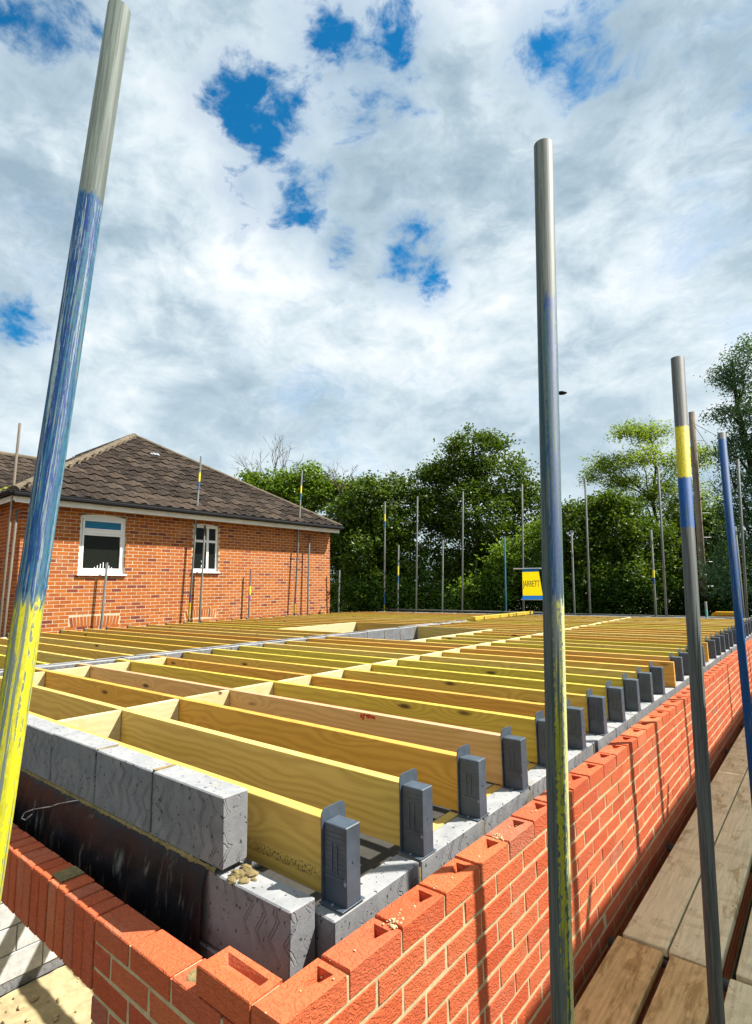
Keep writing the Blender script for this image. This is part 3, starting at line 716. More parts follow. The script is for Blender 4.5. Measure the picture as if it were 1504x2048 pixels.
for k, y in enumerate(RJY):
    bare = k in (11, 16)
    me = first if k == 0 else redm if k == 3 else short if 13 <= k <= 17 else full
    if k == 11: me = longer
    o = link('joist', me, None); o.location = (XE + (0.1 if k == 11 else 0.07 if k == 16 else 0), y, JT + random.uniform(-.003, .003)); o.rotation_euler = (0, 0, random.uniform(-.0008, .0008))
    ends = ", its bare sawn end uncapped" if bare else ", end capped in grey plastic" if k else ", close behind the zigzag blocks"
    col = "pink-edged" if k == 3 else "yellow"
    tag(o, f"{ORD[k]} {col} timber joist from the near block wall, right bay{ends}", "joist", "timber joists of the right bay")
    if not bare: add_cap(o, k < 4)
    if k == 3:
        e = MB().bev((-4.70, .001, .0002), (-.01, JW - .001, .0018), .0004).build('painted_edge', plain('pink_stained_edge', (1.0, .48, .26), .8, .15, 12), o)
        V = []; pr_ = random.Random(4)
        mk = MB()
        for _ in range(26):
            x = -.86 + pr_.gauss(0, .035); z = -.006 - abs(pr_.gauss(0, .012)); q_ = pr_.uniform(.003, .009); mk.box((x - q_, -.0012, z - q_), (x + q_, -.0002, min(z + q_, -.002)))
        mk.build('paint_mark', plain('red_spray_mark', (1.0, .12, .05), .8, .2, 30), o)
o = tag(link('trimmer', MB().bev((0, 0, -JH), (0.047, 2.31, 0), .0018).mesh('trimmer'), M['palewood'], None, (-3.447, 5.25, JT)), "pale trimmer beam closing the right side of the floor opening beyond the spine wall", "trimmer beam")
for k in range(1, 7):
    y0_ = RJY[k] + JW + .004; y1_ = RJY[k + 1] - .004
    o = link('batten', MB().bev((0, 0, 0), (.045, y1_ - y0_, .05), .002, .001).mesh('batten'), M['joistplain'], None, (-.305, y0_, -.035)); tag(o, f"{ORD[k - 1]} low timber batten between capped joist ends along the long block wall", "batten", "low battens between the joist ends")
# cap sets on the spine for the joists that meet it with block showing
def nogging(x, y0, y1, lab, grp):
    o = link('nogging', MB().bev((0, 0, -JH + .006), (0.045, y1 - y0, 0), .0018, .001).mesh('nogging'), M['palewood'], None, (x, y0, JT - .002 + random.uniform(-.002, .002)))
    o.rotation_euler = (0, 0, random.uniform(-.01, .01)); return tag(o, lab, "nogging", grp)
for k in range(0, 29):
    nogging(-2.43 + random.uniform(-.015, .015), RJY[k] + JW + .002, RJY[k + 1] - .002, f"{ORD[k]} pale nogging from the near block wall, middle row between right-bay joists", "noggings across the middle of the right bay")
nogging(-2.43, 0.322, RJY[0] - .002, "tiny nogging piece between the near zigzag block wall and the nearest joist", "noggings across the middle of the right bay")
for k in range(0, 5):
    nogging(-4.68, RJY[k] + JW + .002, RJY[k + 1] - .002, f"{ORD[k]} pale nogging from the near block wall, row close beside the spine wall", "noggings beside the spine wall")
# left bay
LJY = [0.524 + 0.44 * k for k in range(27)]
lf = joist_mesh(10.50 - 5.195); ls = joist_mesh(10.50 - 6.86)
for m_ in (lf, ls): m_.materials.append(M['joistplain'])
HC = MB().bev((-.003, -.012, -.232), (.03, .060, .012), .003).mesh('end_cap'); HC.materials.append(M['cap'])
for k, y in enumerate(LJY):
    sh = 13 <= k <= 16
    o = link('joist', ls if sh else lf, None); o.location = (-6.86 if sh else -5.195, y, JT + random.uniform(-.003, .003))
    tag(o, f"{ORD[k]} yellow-green joist from the near block wall, left bay" + (", shortened" if sh else " by bungalow"), "joist", "timber joists of the left bay")
    c = bpy.data.objects.new('end_cap', HC); COL.objects.link(c); c.parent = o; c.location = (-(10.50 - (6.86 if sh else 5.195)) - .026, 0, 0)
tag(link('trimmer', MB().bev((0, 0, -JH), (0.047, LJY[17] - LJY[12] - JW - .004, 0), .0018).mesh('trimmer'), M['palewood'], None, (-6.855, LJY[12] + JW + .002, JT)), "bright pale trimmer beam closing the left floor opening near the bungalow", "trimmer beam")
o = MB().bev((-4.93, 9.55, JT + .003), (-4.83, 12.5, JT + .075), .003).build('timber_plank', M['yellowwood']); tag(o, "bright yellow timber lying lengthwise over the far joists in line with the spine wall", "timber")
for yy in (9.95, 10.7, 11.4):
    MB().tube((-4.829, yy, JT + .04), (-4.826, yy, JT + .04), .02, seg=10).build('knot', M['black'], o)

# ------------------------------------------------------------------ scaffold tubes
R_ = 0.02415
def pole(B, Tp, m, label, group=None, cat="scaffold tube", seg=14, r=R_, down=GZ):
    B = Vector(B); Tp = Vector(Tp); d = (Tp - B).normalized()
    base = B + d * ((down - B.z) / d.z)
    L = (Tp - base).length
    me = MB().tube((0, 0, 0), (0, 0, L), r, seg=seg, inner=r * 0.82).mesh('scaffold_pole')
    o = link('scaffold_pole', me, m, None, base); me.shade_smooth()
    for p_ in me.polygons:
        if len(p_.vertices) > 4 or abs(p_.normal.z) > 0.9: p_.use_smooth = False
    o.rotation_euler = Vector((0, 0, 1)).rotation_difference(d).to_euler(); return tag(o, label, cat, group)
def zb(*zs): return [z - GZ for z in zs]
# view direction from a pole towards the camera, as an angle round the tube
def toward(x, y): return math.atan2(CAM.y - y, CAM.x - x)
tl = toward(-.11, -.5); LB = (0.02, 0.15, 0.36)
m = tube_mat("left_pole_paint", [(0.0, 3.545, (0.56, 0.54, 0.02), 0.42, (tl + 0.5, -0.2)), (0.0, 3.545, (0.86, 0.84, 0.01), 0.20, (tl + 0.62, 0.965)), (0.0, 3.545, (0.60, 0.58, 0.02), 0.30, (tl - .75, 0.85)), (3.55, 4.385, (0.02, 0.12, 0.19), 0.18, None), (3.56, 4.385, (0.004, 0.035, 0.15), 0.38, (tl - 0.65, 0.72)),
     (3.56, 4.385, (0.004, 0.035, 0.20), 0.52, (tl + .45, 0.80)), (3.56, 4.385, (0.20, 0.29, 0.30), 0.70, None)], (0.15, 0.185, 0.16), 0.05)
pole((-.126, -.539, .598), (-.084, -.43, 2.255), m, "nearest tube at far left, grey top, worn blue middle and yellow lower part", "tall scaffold tubes in the foreground", seg=32)
tm = toward(.5, .38)
m = tube_mat("middle_pole_paint", [(0.0, 3.52, (0.46, 0.46, 0.03), 0.40, (tm + .25, 0.93)), (0.0, 3.52, (0.66, 0.68, 0.28), 0.20, (tm + 1.25, 0.86)), (3.52, 4.28, (0.005, 0.055, 0.20), 0.15, (tm + 0.40, 0.78)), (3.52, 4.25, (0.04, 0.11, 0.13), 0.52, None)], (0.13, 0.155, 0.14), 0.05)
pole((.489, .373, .056), (.556, .4, 2.11), m, "tall centre tube before the brick wall, dull grey with dark blue and yellow streaks", "tall scaffold tubes in the foreground", seg=32)
m = tube_mat("banded_pole_paint", [(1.565 - GZ - .0, 1.364 - GZ, YEL, 0, None)] if False else [(3.965, 4.168, YEL, 0.22, None), (3.768, 3.962, (0.008, 0.11, 0.38), 0.15, None)], (0.14, 0.155, 0.145))
pole((.578, 1.494, -.497), (.644, 1.506, 1.853), m, "grey tube standing between boards, crisp yellow band above a blue band", "tall scaffold tubes in the foreground", seg=28)
m = tube_mat("blue_pole_paint", [(0.0, 4.50, (0.008, 0.085, 0.27), 0.12, None)], (0.20, 0.22, 0.22))
pole((.551, 3.328, -.078), (.569, 3.33, 1.944), m, "tube painted blue almost all over beside the far brick wall", "tall scaffold tubes in the foreground", seg=24)
# far row: tall and short tubes at Y=12.6
def bandmat(nm, bands): return tube_mat(nm, bands)
m1 = bandmat("far_banded_a", [(3.032 - GZ, 3.254 - GZ, YEL, .2, None), (2.83 - GZ, 3.03 - GZ, BLUE, .2, None), (.43 - GZ, .85 - GZ, BLUE, .2, None), (.2 - GZ, .43 - GZ, YEL, .2, None)])
m2 = bandmat("far_banded_b", [(1.332 - GZ, 1.605 - GZ, YEL, .2, None), (1.10 - GZ, 1.33 - GZ, BLUE, .2, None)])
m3 = bandmat("far_banded_c", [(1.09 - GZ, 1.256 - GZ, YEL, .2, None), (.945 - GZ, 1.09 - GZ, BLUE, .2, None)])
m4 = tube_mat("far_blue", [(0, 2.9, (0.01, 0.10, 0.26), .2, None), (2.9, 5, (0.01, 0.14, 0.20), .25, None)])
FAR = [(-9.70, -9.59, 3.652, m1, "tall far tube with yellow and blue bands, at the left end of the far row"), (-9.18, -9.09, 2.246, m2, "short banded far tube, second from the left of the far row"),
       (-8.50, -8.34, 3.665, None, "tall plain far tube against the gap between left trees and big tree"), (-7.59, -7.487, 2.293, None, "short plain far tube before the left edge of the big tree"),
       (-6.94, -6.77, 3.625, None, "tall plain far tube in front of the big round tree"), (-5.62, -5.56, 2.258, m4, "short blue far tube left of the yellow banner"),
       (-5.13, -4.99, 3.606, None, "tall plain far tube that holds the yellow banner"), (-3.82, -3.77, 2.206, None, "short plain far tube just right of the tall centre pole"),
       (-3.45, -3.354, 3.527, None, "tall plain far tube right of the centre pole, tip among feathery leaves"), (-2.02, -1.973, 2.152, m3, "short far tube with yellow and blue bands before the dark hedge on the right"),
       (-1.81, -1.72, 3.554, None, "tall plain far tube in front of the feathery tree trunk"), (-1.04, -1.037, .563, tube_mat("far_teal", [(2.7, 3.0, (.05, .3, .28), .2, None)]), "very short teal-banded stub tube beside the wooden pole"),
       (-.33, -.20, 3.505, None, "tall slim grey tube at the far right corner, right of the blue tube"), (-.385, -.375, 2.101, None, "short grey tube at the far right corner")]
for xb, xt, zt, mm, lb in FAR: pole((xb, 12.6, .24), (xt, 12.6, zt), mm or M['galv'], lb, "thin scaffold tubes along the far side", seg=10)
pole((.30, 9.0, 0.3), (.36, 9.0, 2.62), M['galv'], "grey tube cut by the right edge of the picture, beyond the blue tube", "thin scaffold tubes along the far side", seg=12)
HB = [((2.66, .39), (2.74, 4.202), M['galvwarm'], "tall pinkish-brown tube at the far left end of the bungalow wall"), ((2.74, .3), (2.804, 2.533), M['galvwarm'], "shorter tan tube at the far left end of the bungalow wall"),
      ((4.49, .28), (4.544, 1.57), M['galv'], "short grey tube standing below the wide bungalow window"),
      ((6.515, .27), (6.724, 4.258), bandmat("house_banded_a", [(3.622 - GZ, 3.849 - GZ, YEL, .2, None), (3.40 - GZ, 3.62 - GZ, BLUE, .2, None), (.68 - GZ, .86 - GZ, (.12, .08, .2), .2, None), (.30 - GZ, .68 - GZ, YEL, .3, None)]), "tall tube left of the narrow bungalow window, yellow and blue bands across roof"),
      ((6.81, .256), (6.89, 2.55), M['galv'], "plain tube crossing the narrow bungalow window"),
      ((8.26, .242), (8.317, 1.496), bandmat("house_banded_b", [(.82 - GZ, 1.052 - GZ, YEL, .2, None), (.66 - GZ, .82 - GZ, (.10, .06, .35), .2, None), (1.06 - GZ, 1.6 - GZ, (.22, .10, .09), .3, None)]), "short rusty tube with yellow and purple bands before the blank bungalow wall"),
      ((9.86, .3), (10.135, 4.443), bandmat("house_banded_c", [(3.762 - GZ, 3.989 - GZ, YEL, .2, None), (3.55 - GZ, 3.76 - GZ, (.01, .12, .2), .2, None), (.55 - GZ, .72 - GZ, (.10, .06, .3), .2, None), (.3 - GZ, .55 - GZ, YEL, .2, None)]), "tall banded tube near the right end of the bungalow, crossing its roof edge"),
      ((10.367, .278), (10.444, 2.531), M['galv'], "mid-height grey tube near the right corner of the bungalow"), ((11.679, .267), (11.736, 1.521), M['galv'], "short grey tube just past the right corner of the bungalow")]
for (yb, z0), (yt, zt), mm, lb in HB: pole((-10.76, yb, z0), (-10.76, yt, zt), mm, lb, "scaffold tubes along the bungalow", seg=10)
# horizontal tubes
def htube(a, b, label, m=None, grp=None, r=R_):
    a = Vector(a); b = Vector(b); me = MB().tube((0, 0, 0), (0, 0, (b - a).length), r, seg=12, inner=r * .82).mesh('scaffold_tube'); me.shade_smooth()
    for p_ in me.polygons:
        if len(p_.vertices) > 4: p_.use_smooth = False
    o = link('scaffold_tube', me, m or M['galv'], None, a); o.rotation_euler = (b - a).to_track_quat('Z', 'Y').to_euler(); return tag(o, label, "scaffold tube", grp)
htube((-10.0, 12.54, .30), (-4.6, 12.54, .27), "level tube running along the far edge behind the joists, left half", None, "level tubes along the far edge")
htube((-4.9, 12.66, .25), (0.1, 12.66, .22), "level tube running along the far edge behind the joists, right half", None, "level tubes along the far edge")
# platform beside the wall
for i, y in enumerate((-0.9, 1.32, 2.10, 3.35, 4.6, 6.02, 7.3, 8.6, 9.9, 11.3)):
    htube((0.02, y, -0.785), (1.42, y, -0.785), f"cross tube under the scaffold boards, {ORD[i]} from the camera end", M['galv'], "cross tubes under the scaffold boards")
htube((0.645, -2, -0.835), (0.645, 12.9, -0.835), "long tube under the scaffold boards, parallel to the brick wall", M['galv'])
BO = [("near", 'A', .072, .272, -1.8, 2.062, 'wetboard', "damp brown board nearest the brick wall, near end of the platform"), ("near", 'B', .305, .492, -1.8, 2.058, 'wetboard', "plain orange-brown board, second from the brick wall, near end"),
      ("near", 'C', .535, .735, -1.8, 2.05, 'board', "pale weathered board right of the banded tube, near end"), ("near", 'D', .745, .95, -1.8, 2.05, 'board', "pale board under the camera, fourth from the brick wall"), ("near", 'E', .96, 1.17, -1.8, 2.05, 'board', "pale board at the outer edge, fifth from the brick wall")]
for nm, k_, x0, x1, y0, y1, mm, lb in BO:
    o = link('scaffold_board', MB().bev((0, 0, -.038), (x1 - x0, y1 - y0, 0), .004, .0015).mesh('scaffold_board'), M[mm], None, (x0, y0, -.72)); tag(o, lb, "scaffold board", "scaffold boards of the platform")
for s_, (y0, y1) in enumerate(((2.085, 5.98), (6.0, 9.9), (9.915, 13.4))):
    for i, (x0, x1) in enumerate(((.088, .283), (.291, .492), (.552, .75), (.762, .955), (.967, 1.17))):
        dy = random.uniform(-.02, .02) if i else 0
        if i == 1: dy = -.02
        o = link('scaffold_board', MB().bev((0, 0, -.038), (x1 - x0, y1 - y0, 0), .004, .002).mesh('scaffold_board'), M['board'], None, (x0, y0 + dy * .4, -.718 + random.uniform(-.002, .003)))
        tag(o, f"pale board, {ORD[i]} from the brick wall, in the {('second', 'third', 'last')[s_]} length of the platform", "scaffold board", "scaffold boards of the platform")
# outer standards, and an unseen upper lift added to shade wall foot and boards
for i, y in enumerate((0.1, 3.08, 4.73, 5.7, 8.2, 10.4, 12.7)):
    pole((1.33, y, 0), (1.33, y, 2.6), M['galv'], f"outer scaffold tube right of the boards, {ORD[i]} from camera", "outer scaffold tubes right of the boards", seg=12)
for i, x0 in enumerate((1.415, 1.643, 1.871, 2.099, 2.327)):
    for s_ in range(4):
        o = link('scaffold_board', MB().bev((0, 0, -.038), (.222, 3.88, 0), .004).mesh('scaffold_board'), M['board'], None, (x0, -1.3 + 3.9 * s_, 1.925)); tag(o, f"board of the added shading lift above right, {ORD[i]} from the wall, {ORD[s_]} length", "scaffold board", "scaffold boards of the added shading lift")
for i, y in enumerate((-1.0, 0.9, 3.25, 4.9, 8.2, 10.4, 12.7)): htube((1.30, y, 1.86), (2.7, y, 1.86), f"cross tube under the added shading lift, {ORD[i]} from the camera", None, "cross tubes under the added shading lift")
for i, y in enumerate((-1.0, 3.25, 8.2, 12.7)): pole((2.62, y, 0), (2.62, y, 3.1), M['galv'], f"outermost scaffold tube carrying the added shading lift, {ORD[i]} from the camera", "outermost scaffold tubes of the added shading lift", seg=12)

# unseen timber fence, added to keep light out from under the boards
fe = tag(empty("light_block_fence", (1.62, 6, GZ)), "low brown timber fence added right of the scaffold to block light under its boards", "fence")
FB = [MB().bev((0, 0, 0), (.02, .149, 1.90 + .02 * q_), .002, .001).mesh('plank') for q_ in range(3)]
for me in FB: me.materials.append(M['polewood'])
for k in range(112):
    o = bpy.data.objects.new('plank', FB[k % 3]); COL.objects.link(o); o.parent = fe; o.location = (-.01, -8 + k * .15, 0)
for z in (.35, 1.4): MB().bev((.012, -8, z), (.06, 8.8, z + .07), .003).build('rail', M['polewood'], fe)
# banner
bn = tag(empty("banner", (-4.85, 12.55, .6)), "yellow and blue banner lettered JARRETT on the far scaffold tube", "banner")
def quadbox(mb, x0a, x1a, za, x0b, x1b, zbm, y):     # one sheet of thin cloth, light comes through it
    mb.add([(x0a, y, za), (x1a, y, za), (x1b, y, zbm), (x0b, y, zbm)], [(0, 1, 2, 3)])
BL = -Vector((-4.85, 12.55, .6))
mb = MB(); quadbox(mb, -5.10, -4.57, .70, -5.085, -4.64, 1.30, 12.545); mb.build('cloth', M['yellow'], bn, loc=BL)
mb = MB(); quadbox(mb, -5.13, -4.535, .60, -5.11, -4.555, .70, 12.54); quadbox(mb, -5.085, -4.64, 1.305, -5.09, -4.63, 1.375, 12.54); mb.build('border', M['bannerblue'], bn, loc=BL)
mb = MB().tube((-5.33, 12.56, 1.39), (-4.58, 12.56, 1.375), .018, seg=8).tube((-5.16, 12.56, .60), (-4.50, 12.56, .60), .016, seg=8); mb.build('rail', M['tie'], bn, loc=BL)
fc = bpy.data.curves.new('lettering', 'FONT'); fc.body = "JARRETT"; fc.size = 0.22; fc.extrude = 0.0015; fc.align_x = 'CENTER'; fc.space_character = 0.95
fo = bpy.data.objects.new('lettering_curve', fc); COL.objects.link(fo); bpy.context.view_layer.update()
me = bpy.data.meshes.new_from_object(fo.evaluated_get(bpy.context.evaluated_depsgraph_get())); COL.objects.unlink(fo); bpy.data.objects.remove(fo)
tw = max(v.co.x for v in me.vertices) - min(v.co.x for v in me.vertices)
for v in me.vertices: v.co.x *= 0.45 / tw
me.materials.clear(); lt = link('lettering', me, M['ink'], bn, Vector((-4.855, 12.540, .925)) + BL); lt.rotation_euler = (math.radians(90), 0, 0)
# yellow plastic edge at far right
mb = MB(); pr = [(-1.02, .10), (-.45, .06), (-.45, .30), (-.52, .33), (-.94, .33), (-1.0, .30), (-1.02, .24)]
k = len(pr); mb.add([(x, 13.0, z) for x, z in pr] + [(x, 13.25, z) for x, z in pr], [tuple(range(k)), tuple(reversed(range(k, 2 * k)))] + [(i, k + i, k + (i + 1) % k, (i + 1) % k) for i in range(k)])
o = mb.build('site_machine', M['orangepl']); tag(o, "rounded orange-yellow plastic cover just beyond the far right joists", "plastic cover")
mb2 = MB().bev((-.96, 12.985, .12), (-.52, 12.999, .27), .004); mb2.build('panel', plain("dark_orange_panel", (.5, .22, .01)), o)
mb = MB().bev((-.99, 13.01, GZ), (-.49, 13.24, .05), .01); mb.build('body', M['grey'], o)

# ------------------------------------------------------------------ bungalow
HX = -10.9; EY0, EY1 = 2.68, 11.60; EX = -10.60; EZ = 2.85; WY0, WY1 = 2.93, 11.45
hs = tag(empty("bungalow", (HX, 7.1, GZ)), "old orange brick bungalow with brown tiled hipped roof and two white windows", "house")
HO = -Vector((HX, 7.1, GZ))
hw = MB()
def hole_core(mb, X0, X1, y0, y1, z0, z1, ops):
    ys = sorted(set([y0, y1] + [v for o_ in ops for v in o_[:2]]))
    for a, b in zip(ys, ys[1:]):
        segs = [(z0, z1)]
        for (oy0, oy1, oz0, oz1) in ops:
            if a >= oy0 - 1e-6 and b <= oy1 + 1e-6:
                segs = [s2 for s_ in segs for s2 in ((s_[0], oz0), (oz1, s_[1])) if s2[1] - s2[0] > .01]
        for s_ in segs: mb.box((X0, a, s_[0]), (X1, b, s_[1]))
OPS = [(4.02, 5.00, 1.30, 2.60), (6.66, 7.40, 1.38, 2.61)]
hole_core(hw, HX - .25, HX - .0015, WY0 + .006, WY1 - .006, GZ, 2.76, OPS)
hw.box((-20, WY0 + .006, GZ), (HX - .255, WY0 + .1, 2.76)); hw.box((-20, WY1 - .1, GZ), (HX - .255, WY1 - .006, 2.76))
wl = hw.build('wall', M['housemortar'], hs, loc=HO)
arches = [(3.90, 4.94, .25, .465), (6.49, 7.37, .27, .52)]
pieces = []
for c in range(int((2.75 + .1) / .075) + 1):
    z = 2.745 - .075 * c; y = WY0 + (0 if c % 2 else -.1125)
    while y < WY1 - .02:
        a = max(y, WY0); b = min(y + .215, WY1); segs = [(a, b)]
        for (o0, o1, z0, z1) in OPS + arches:
            if z > z0 + .02 and z - .065 < z1 - .02:
                segs = [s2 for s_ in segs for s2 in ((s_[0], min(s_[1], o0)), (max(s_[0], o1), s_[1])) if s2[1] - s2[0] > .03]
        for a, b in segs: pieces.append((T(HX, a, z) @ RX, round((b - a) * 50) / 50 if abs(b - a - .215) > .004 else .215))
        y += .225
# gauged soldier arches of blocked openings
for ai, (o0, o1, z0, z1) in enumerate(arches):
    nb = int((o1 - o0) / .068); mid = (o0 + o1) / 2
    for i in range(nb):
        yy = o0 + (i + .5) * (o1 - o0) / nb; t = (yy - mid) / (o1 - o0)
        zz = z1 - t * t * .10 * (1.6 if ai else .6)
        pieces.append((T(HX, yy, zz) @ Matrix.Rotation(-t * .38, 4, 'X') @ T(0, -.029, 0) @ RX, (0.058, .1025, .205)))
pieces = [(HOm @ p if False else p, k) for p, k in pieces for HOm in (None,)]
def hprot(key):
    if isinstance(key, tuple): return proto(key[0], key[1], key[2], 'house_brick', .002, 2)
    return proto(max(key, .02), .1025, .065, 'house_brick', .002, 2)
def lay_sub(part, pieces, prot, m, name, limit, vis=None):
    """bricks/tiles as children of a part whose own origin is at HO offset"""
    sc = sorted(((seen(p[0].translation), i) for i, p in enumerate(pieces)), reverse=True); ks = set(i for s_, i in sc[:limit] if s_ > 0)
    mb = MB()
    for i, (Mx, key) in enumerate(pieces):
        me = random.choice(prot(key))
        if i in ks:
            if not me.materials: me.materials.append(m)
            o = bpy.data.objects.new(name, me); COL.objects.link(o); o.parent = part; o.matrix_local = Mx
        else: mb.add([Mx @ v.co for v in me.vertices], [tuple(p_.vertices) for p_ in me.polygons])
    if mb.v:
        o = mb.build(name + 's_beyond', m, part); o['kind'] = 'stuff'
lay_sub(wl, pieces, hprot, M['housebrick'], 'brick', 300)
mb = MB()       # side wall bricks facing the far left
for c in range(38):
    z = 2.745 - .075 * c; x = HX - (0 if c % 2 else .1125)
    while x > -13: mb.bev((x - .215, WY0, z - .065), (x, WY0 + .05, z), .002); x -= .225
o = mb.build('side_bricks', M['housebrick'], hs, loc=HO); o['kind'] = 'stuff'
mb = MB().box((HX - .04, 4.0, .12), (HX - .003, 4.86, .27)).box((HX - .04, 6.56, .12), (HX - .003, 7.30, .30)); mb.build('blocked_opening', M['grey'], hs, loc=HO)
# windows
def window(y0, y1, z0, z1, split, two=False, label=None):
    X = HX - .05; f = MB(); t = .06
    arc = lambda y: .045 * (1 - ((y - (y0 + y1) / 2) / ((y1 - y0) / 2)) ** 2)
    f.bev((X - .06, y0, z0), (X, y0 + t, z1), .004).bev((X - .06, y1 - t, z0), (X, y1, z1), .004).bev((X - .06, y0 + t, z0), (X, y1 - t, z0 + .075), .004).bev((X - .06, y0 + t, z1 - t), (X, y1 - t, z1), .004)
    n_ = 12; V = []
    for i in range(n_ + 1):
        yy = y0 + (y1 - y0) * i / n_; V += [(X - .06, yy, z1 + .001), (X, yy, z1 + .001), (X, yy, z1 + .003 + arc(yy)), (X - .06, yy, z1 + .003 + arc(yy))]
    F = []
    for i in range(n_): a = 4 * i; F += [(a, a + 4, a + 5, a + 1), (a + 1, a + 5, a + 6, a + 2), (a + 2, a + 6, a + 7, a + 3)]
    f.add(V, F)
    f.bev((X - .055, y0 + t, split - .03), (X + .004, y1 - t, split + .03), .004)
    w = f.build('window', M['white'], hs, loc=HO)
    # sash frames
    s_ = MB(); q = .04
    def sash(a, b, c_, d_, dx):
        s_.bev((X - .03, a, c_), (X + dx, a + q, d_), .003).bev((X - .03, b - q, c_), (X + dx, b, d_), .003).bev((X - .03, a + q, c_), (X + dx, b - q, c_ + q), .003).bev((X - .03, a + q, d_ - q), (X + dx, b - q, d_), .003)
    if two:
        ym = y0 + (y1 - y0) * .60
        s_.bev((X - .05, ym - .03, z0 + .07), (X + .006, ym + .03, z1 - t), .003)
        g = MB().box((X - .032, y0 + t, z0 + .07), (X - .024, y1 - t, z1 - t))
        g.build('pane', M['glass'], w)
    else:
        sash(y0 + t + .005, y1 - t - .005, split + .033, z1 - t - .003, .018)
        sash(y0 + t + .005, y1 - t - .005, z0 + .08, split - .034, .008)
        MB().box((X - .02, y0 + t, split + .04), (X - .012, y1 - t, z1 - t)).build('pane', M['blueglass'], w)
        MB().box((X - .032, y0 + t, z0 + .07), (X - .024, y1 - t, split - .02)).build('pane', M['glass'], w)
    s_.build('sash', M['white'], w)
    MB().bev((X - .05, y0 - .03, z0 - .035), (HX + .05, y1 + .03, z0), .005).build('sill', M['white'], w)
    return w
window(4.02, 5.00, 1.33, 2.55, 2.22); window(6.66, 7.40, 1.41, 2.56, 2.17, True)
mb = MB()      # candle arch standing inside the wide window
for i in range(7):
    h = .05 + .035 * (3 - abs(i - 3)); mb.tube((HX - .078, 4.38 + i * .06, 1.402), (HX - .078, 4.38 + i * .06, 1.402 + h + .03), .011, seg=8)
mb.box((HX - .085, 4.34, 1.40), (HX - .07, 4.78, 1.41)); tag(mb.build('candle_arch', M['white']), "small white candle arch standing behind the wide bungalow window", "candle arch")
prj = [(.0, .05), (.06, .055), (.12, .03), (.2, .06)]; mb = MB()
for (h0, r0), (h1, r1) in zip(prj, prj[1:]): mb.tube((HX - .11, 6.98, 1.49 + h0), (HX - .11, 6.98, 1.49 + h1), r0, r1, 10)
tag(mb.build('vase', M['white']), "small white vase behind the narrow bungalow window", "vase")
# eaves
mb = MB().bev((EX - .03, EY0 + .03, 2.65), (EX, EY1 - .03, 2.80), .003).bev((-19, EY0 + .03, 2.69), (EX - .032, EY0 + .06, 2.80), .003); mb.build('fascia', M['fascia'], hs, loc=HO)
MB().box((-19, EY0 + .06, 2.762), (EX - .03, EY1 - .05, 2.775)).build('soffit', M['soffit'], hs, loc=HO)
mb = MB()
seg = 8
for i in range(seg):
    a0 = math.pi + math.pi * i / seg; a1 = math.pi + math.pi * (i + 1) / seg; r = .055
    p0 = (EX + .058 + r * math.cos(a0), 2.852 + r * math.sin(a0)); p1 = (EX + .058 + r * math.cos(a1), 2.852 + r * math.sin(a1))
    mb.add([(p0[0], EY0 - .05, p0[1]), (p1[0], EY0 - .05, p1[1]), (p1[0], EY1 + .05, p1[1]), (p0[0], EY1 + .05, p0[1])], [(0, 1, 2, 3)])
mb.tube((EX + .11, EY0 - .05, 2.855), (EX + .11, EY1 + .05, 2.855), .006, seg=6); mb.bev((-19, EY0 - .10, 2.80), (EX + .05, EY0 - .01, 2.86), .01)
mb.bev((EX + .004, EY0 - .05, 2.755), (EX + .135, EY1 + .05, 2.83), .02)
g_ = mb.build('gutter', M['black'], hs, loc=HO)
# roof: east hip slope, south slope, ridge
HW = (EY1 - EY0) / 2; AY = (EY0 + EY1) / 2; EXO = EX + .02; AX = EXO - HW; AZ = 2.84 + HW * .628
rf = MB()
def pl(*v): rf.add(v, [tuple(range(len(v)))])
pl((EXO, EY0, 2.84), (EXO, EY1, 2.84), (AX, AY, AZ)); pl((EXO, EY0, 2.84), (AX, AY, AZ), (-19, AY, AZ), (-19, EY0, 2.84)); pl((EXO, EY1, 2.84), (-19, EY1, 2.84), (-19, AY, AZ), (AX, AY, AZ))
roof = rf.build('roof', M['soffit'], hs, loc=HO)
gauge = .345; tw_ = .30; slope = math.atan(.628)
def tile_mesh():
    """interlocking tile, x across, y up the slope; rolled profile with a thick front lip"""
    prof = [(0, .0), (.05, .004), (.09, .022), (.135, .036), (.18, .030), (.22, .008), (.26, .0), (.30, .004)]; V = []; F = []; k = len(prof); Ly = gauge + .06
    for yy, lift in ((0, .028), (Ly, .0)):
        for x, z in prof: V.append((x, yy, z + lift + random.uniform(-.002, .002)))
    for x, z in prof: V.append((x, 0.004, z - .004))
    for i in range(k - 1): F += [(i, i + 1, k + i + 1, k + i), (2 * k + i, 2 * k + i + 1, i + 1, i)]
    return MB().add(V, F).mesh('roof_tile')
TILES = [tile_mesh() for _ in range(5)]
tp = []; r_ = 0; smax = HW / math.cos(slope)
ux = Vector((0, 1, 0)); uy = Vector((-math.cos(slope), 0, math.sin(slope))); uz = ux.cross(uy)
if uz.z < 0: uz = -uz
ME = Matrix(((0, -math.cos(slope), math.sin(slope), 0), (1, 0, 0, 0), (0, math.sin(slope), math.cos(slope), 0), (0, 0, 0, 1)))
while r_ * gauge < smax - .1:
    s_ = r_ * gauge; ins = (s_ + .12) * math.cos(slope); a = EY0 + ins; b = EY1 - ins; y = EY0 - .02
    while y < b - .10:
        if y + tw_ > a + .10: tp.append((T(EXO + .03, y, 2.845) @ ME @ T(0, s_, 0) @ jit(.006, .016), 0))
        y += tw_
    r_ += 1
lay_sub(roof, tp, lambda k: TILES, M['tile'], 'roof_tile', 300)
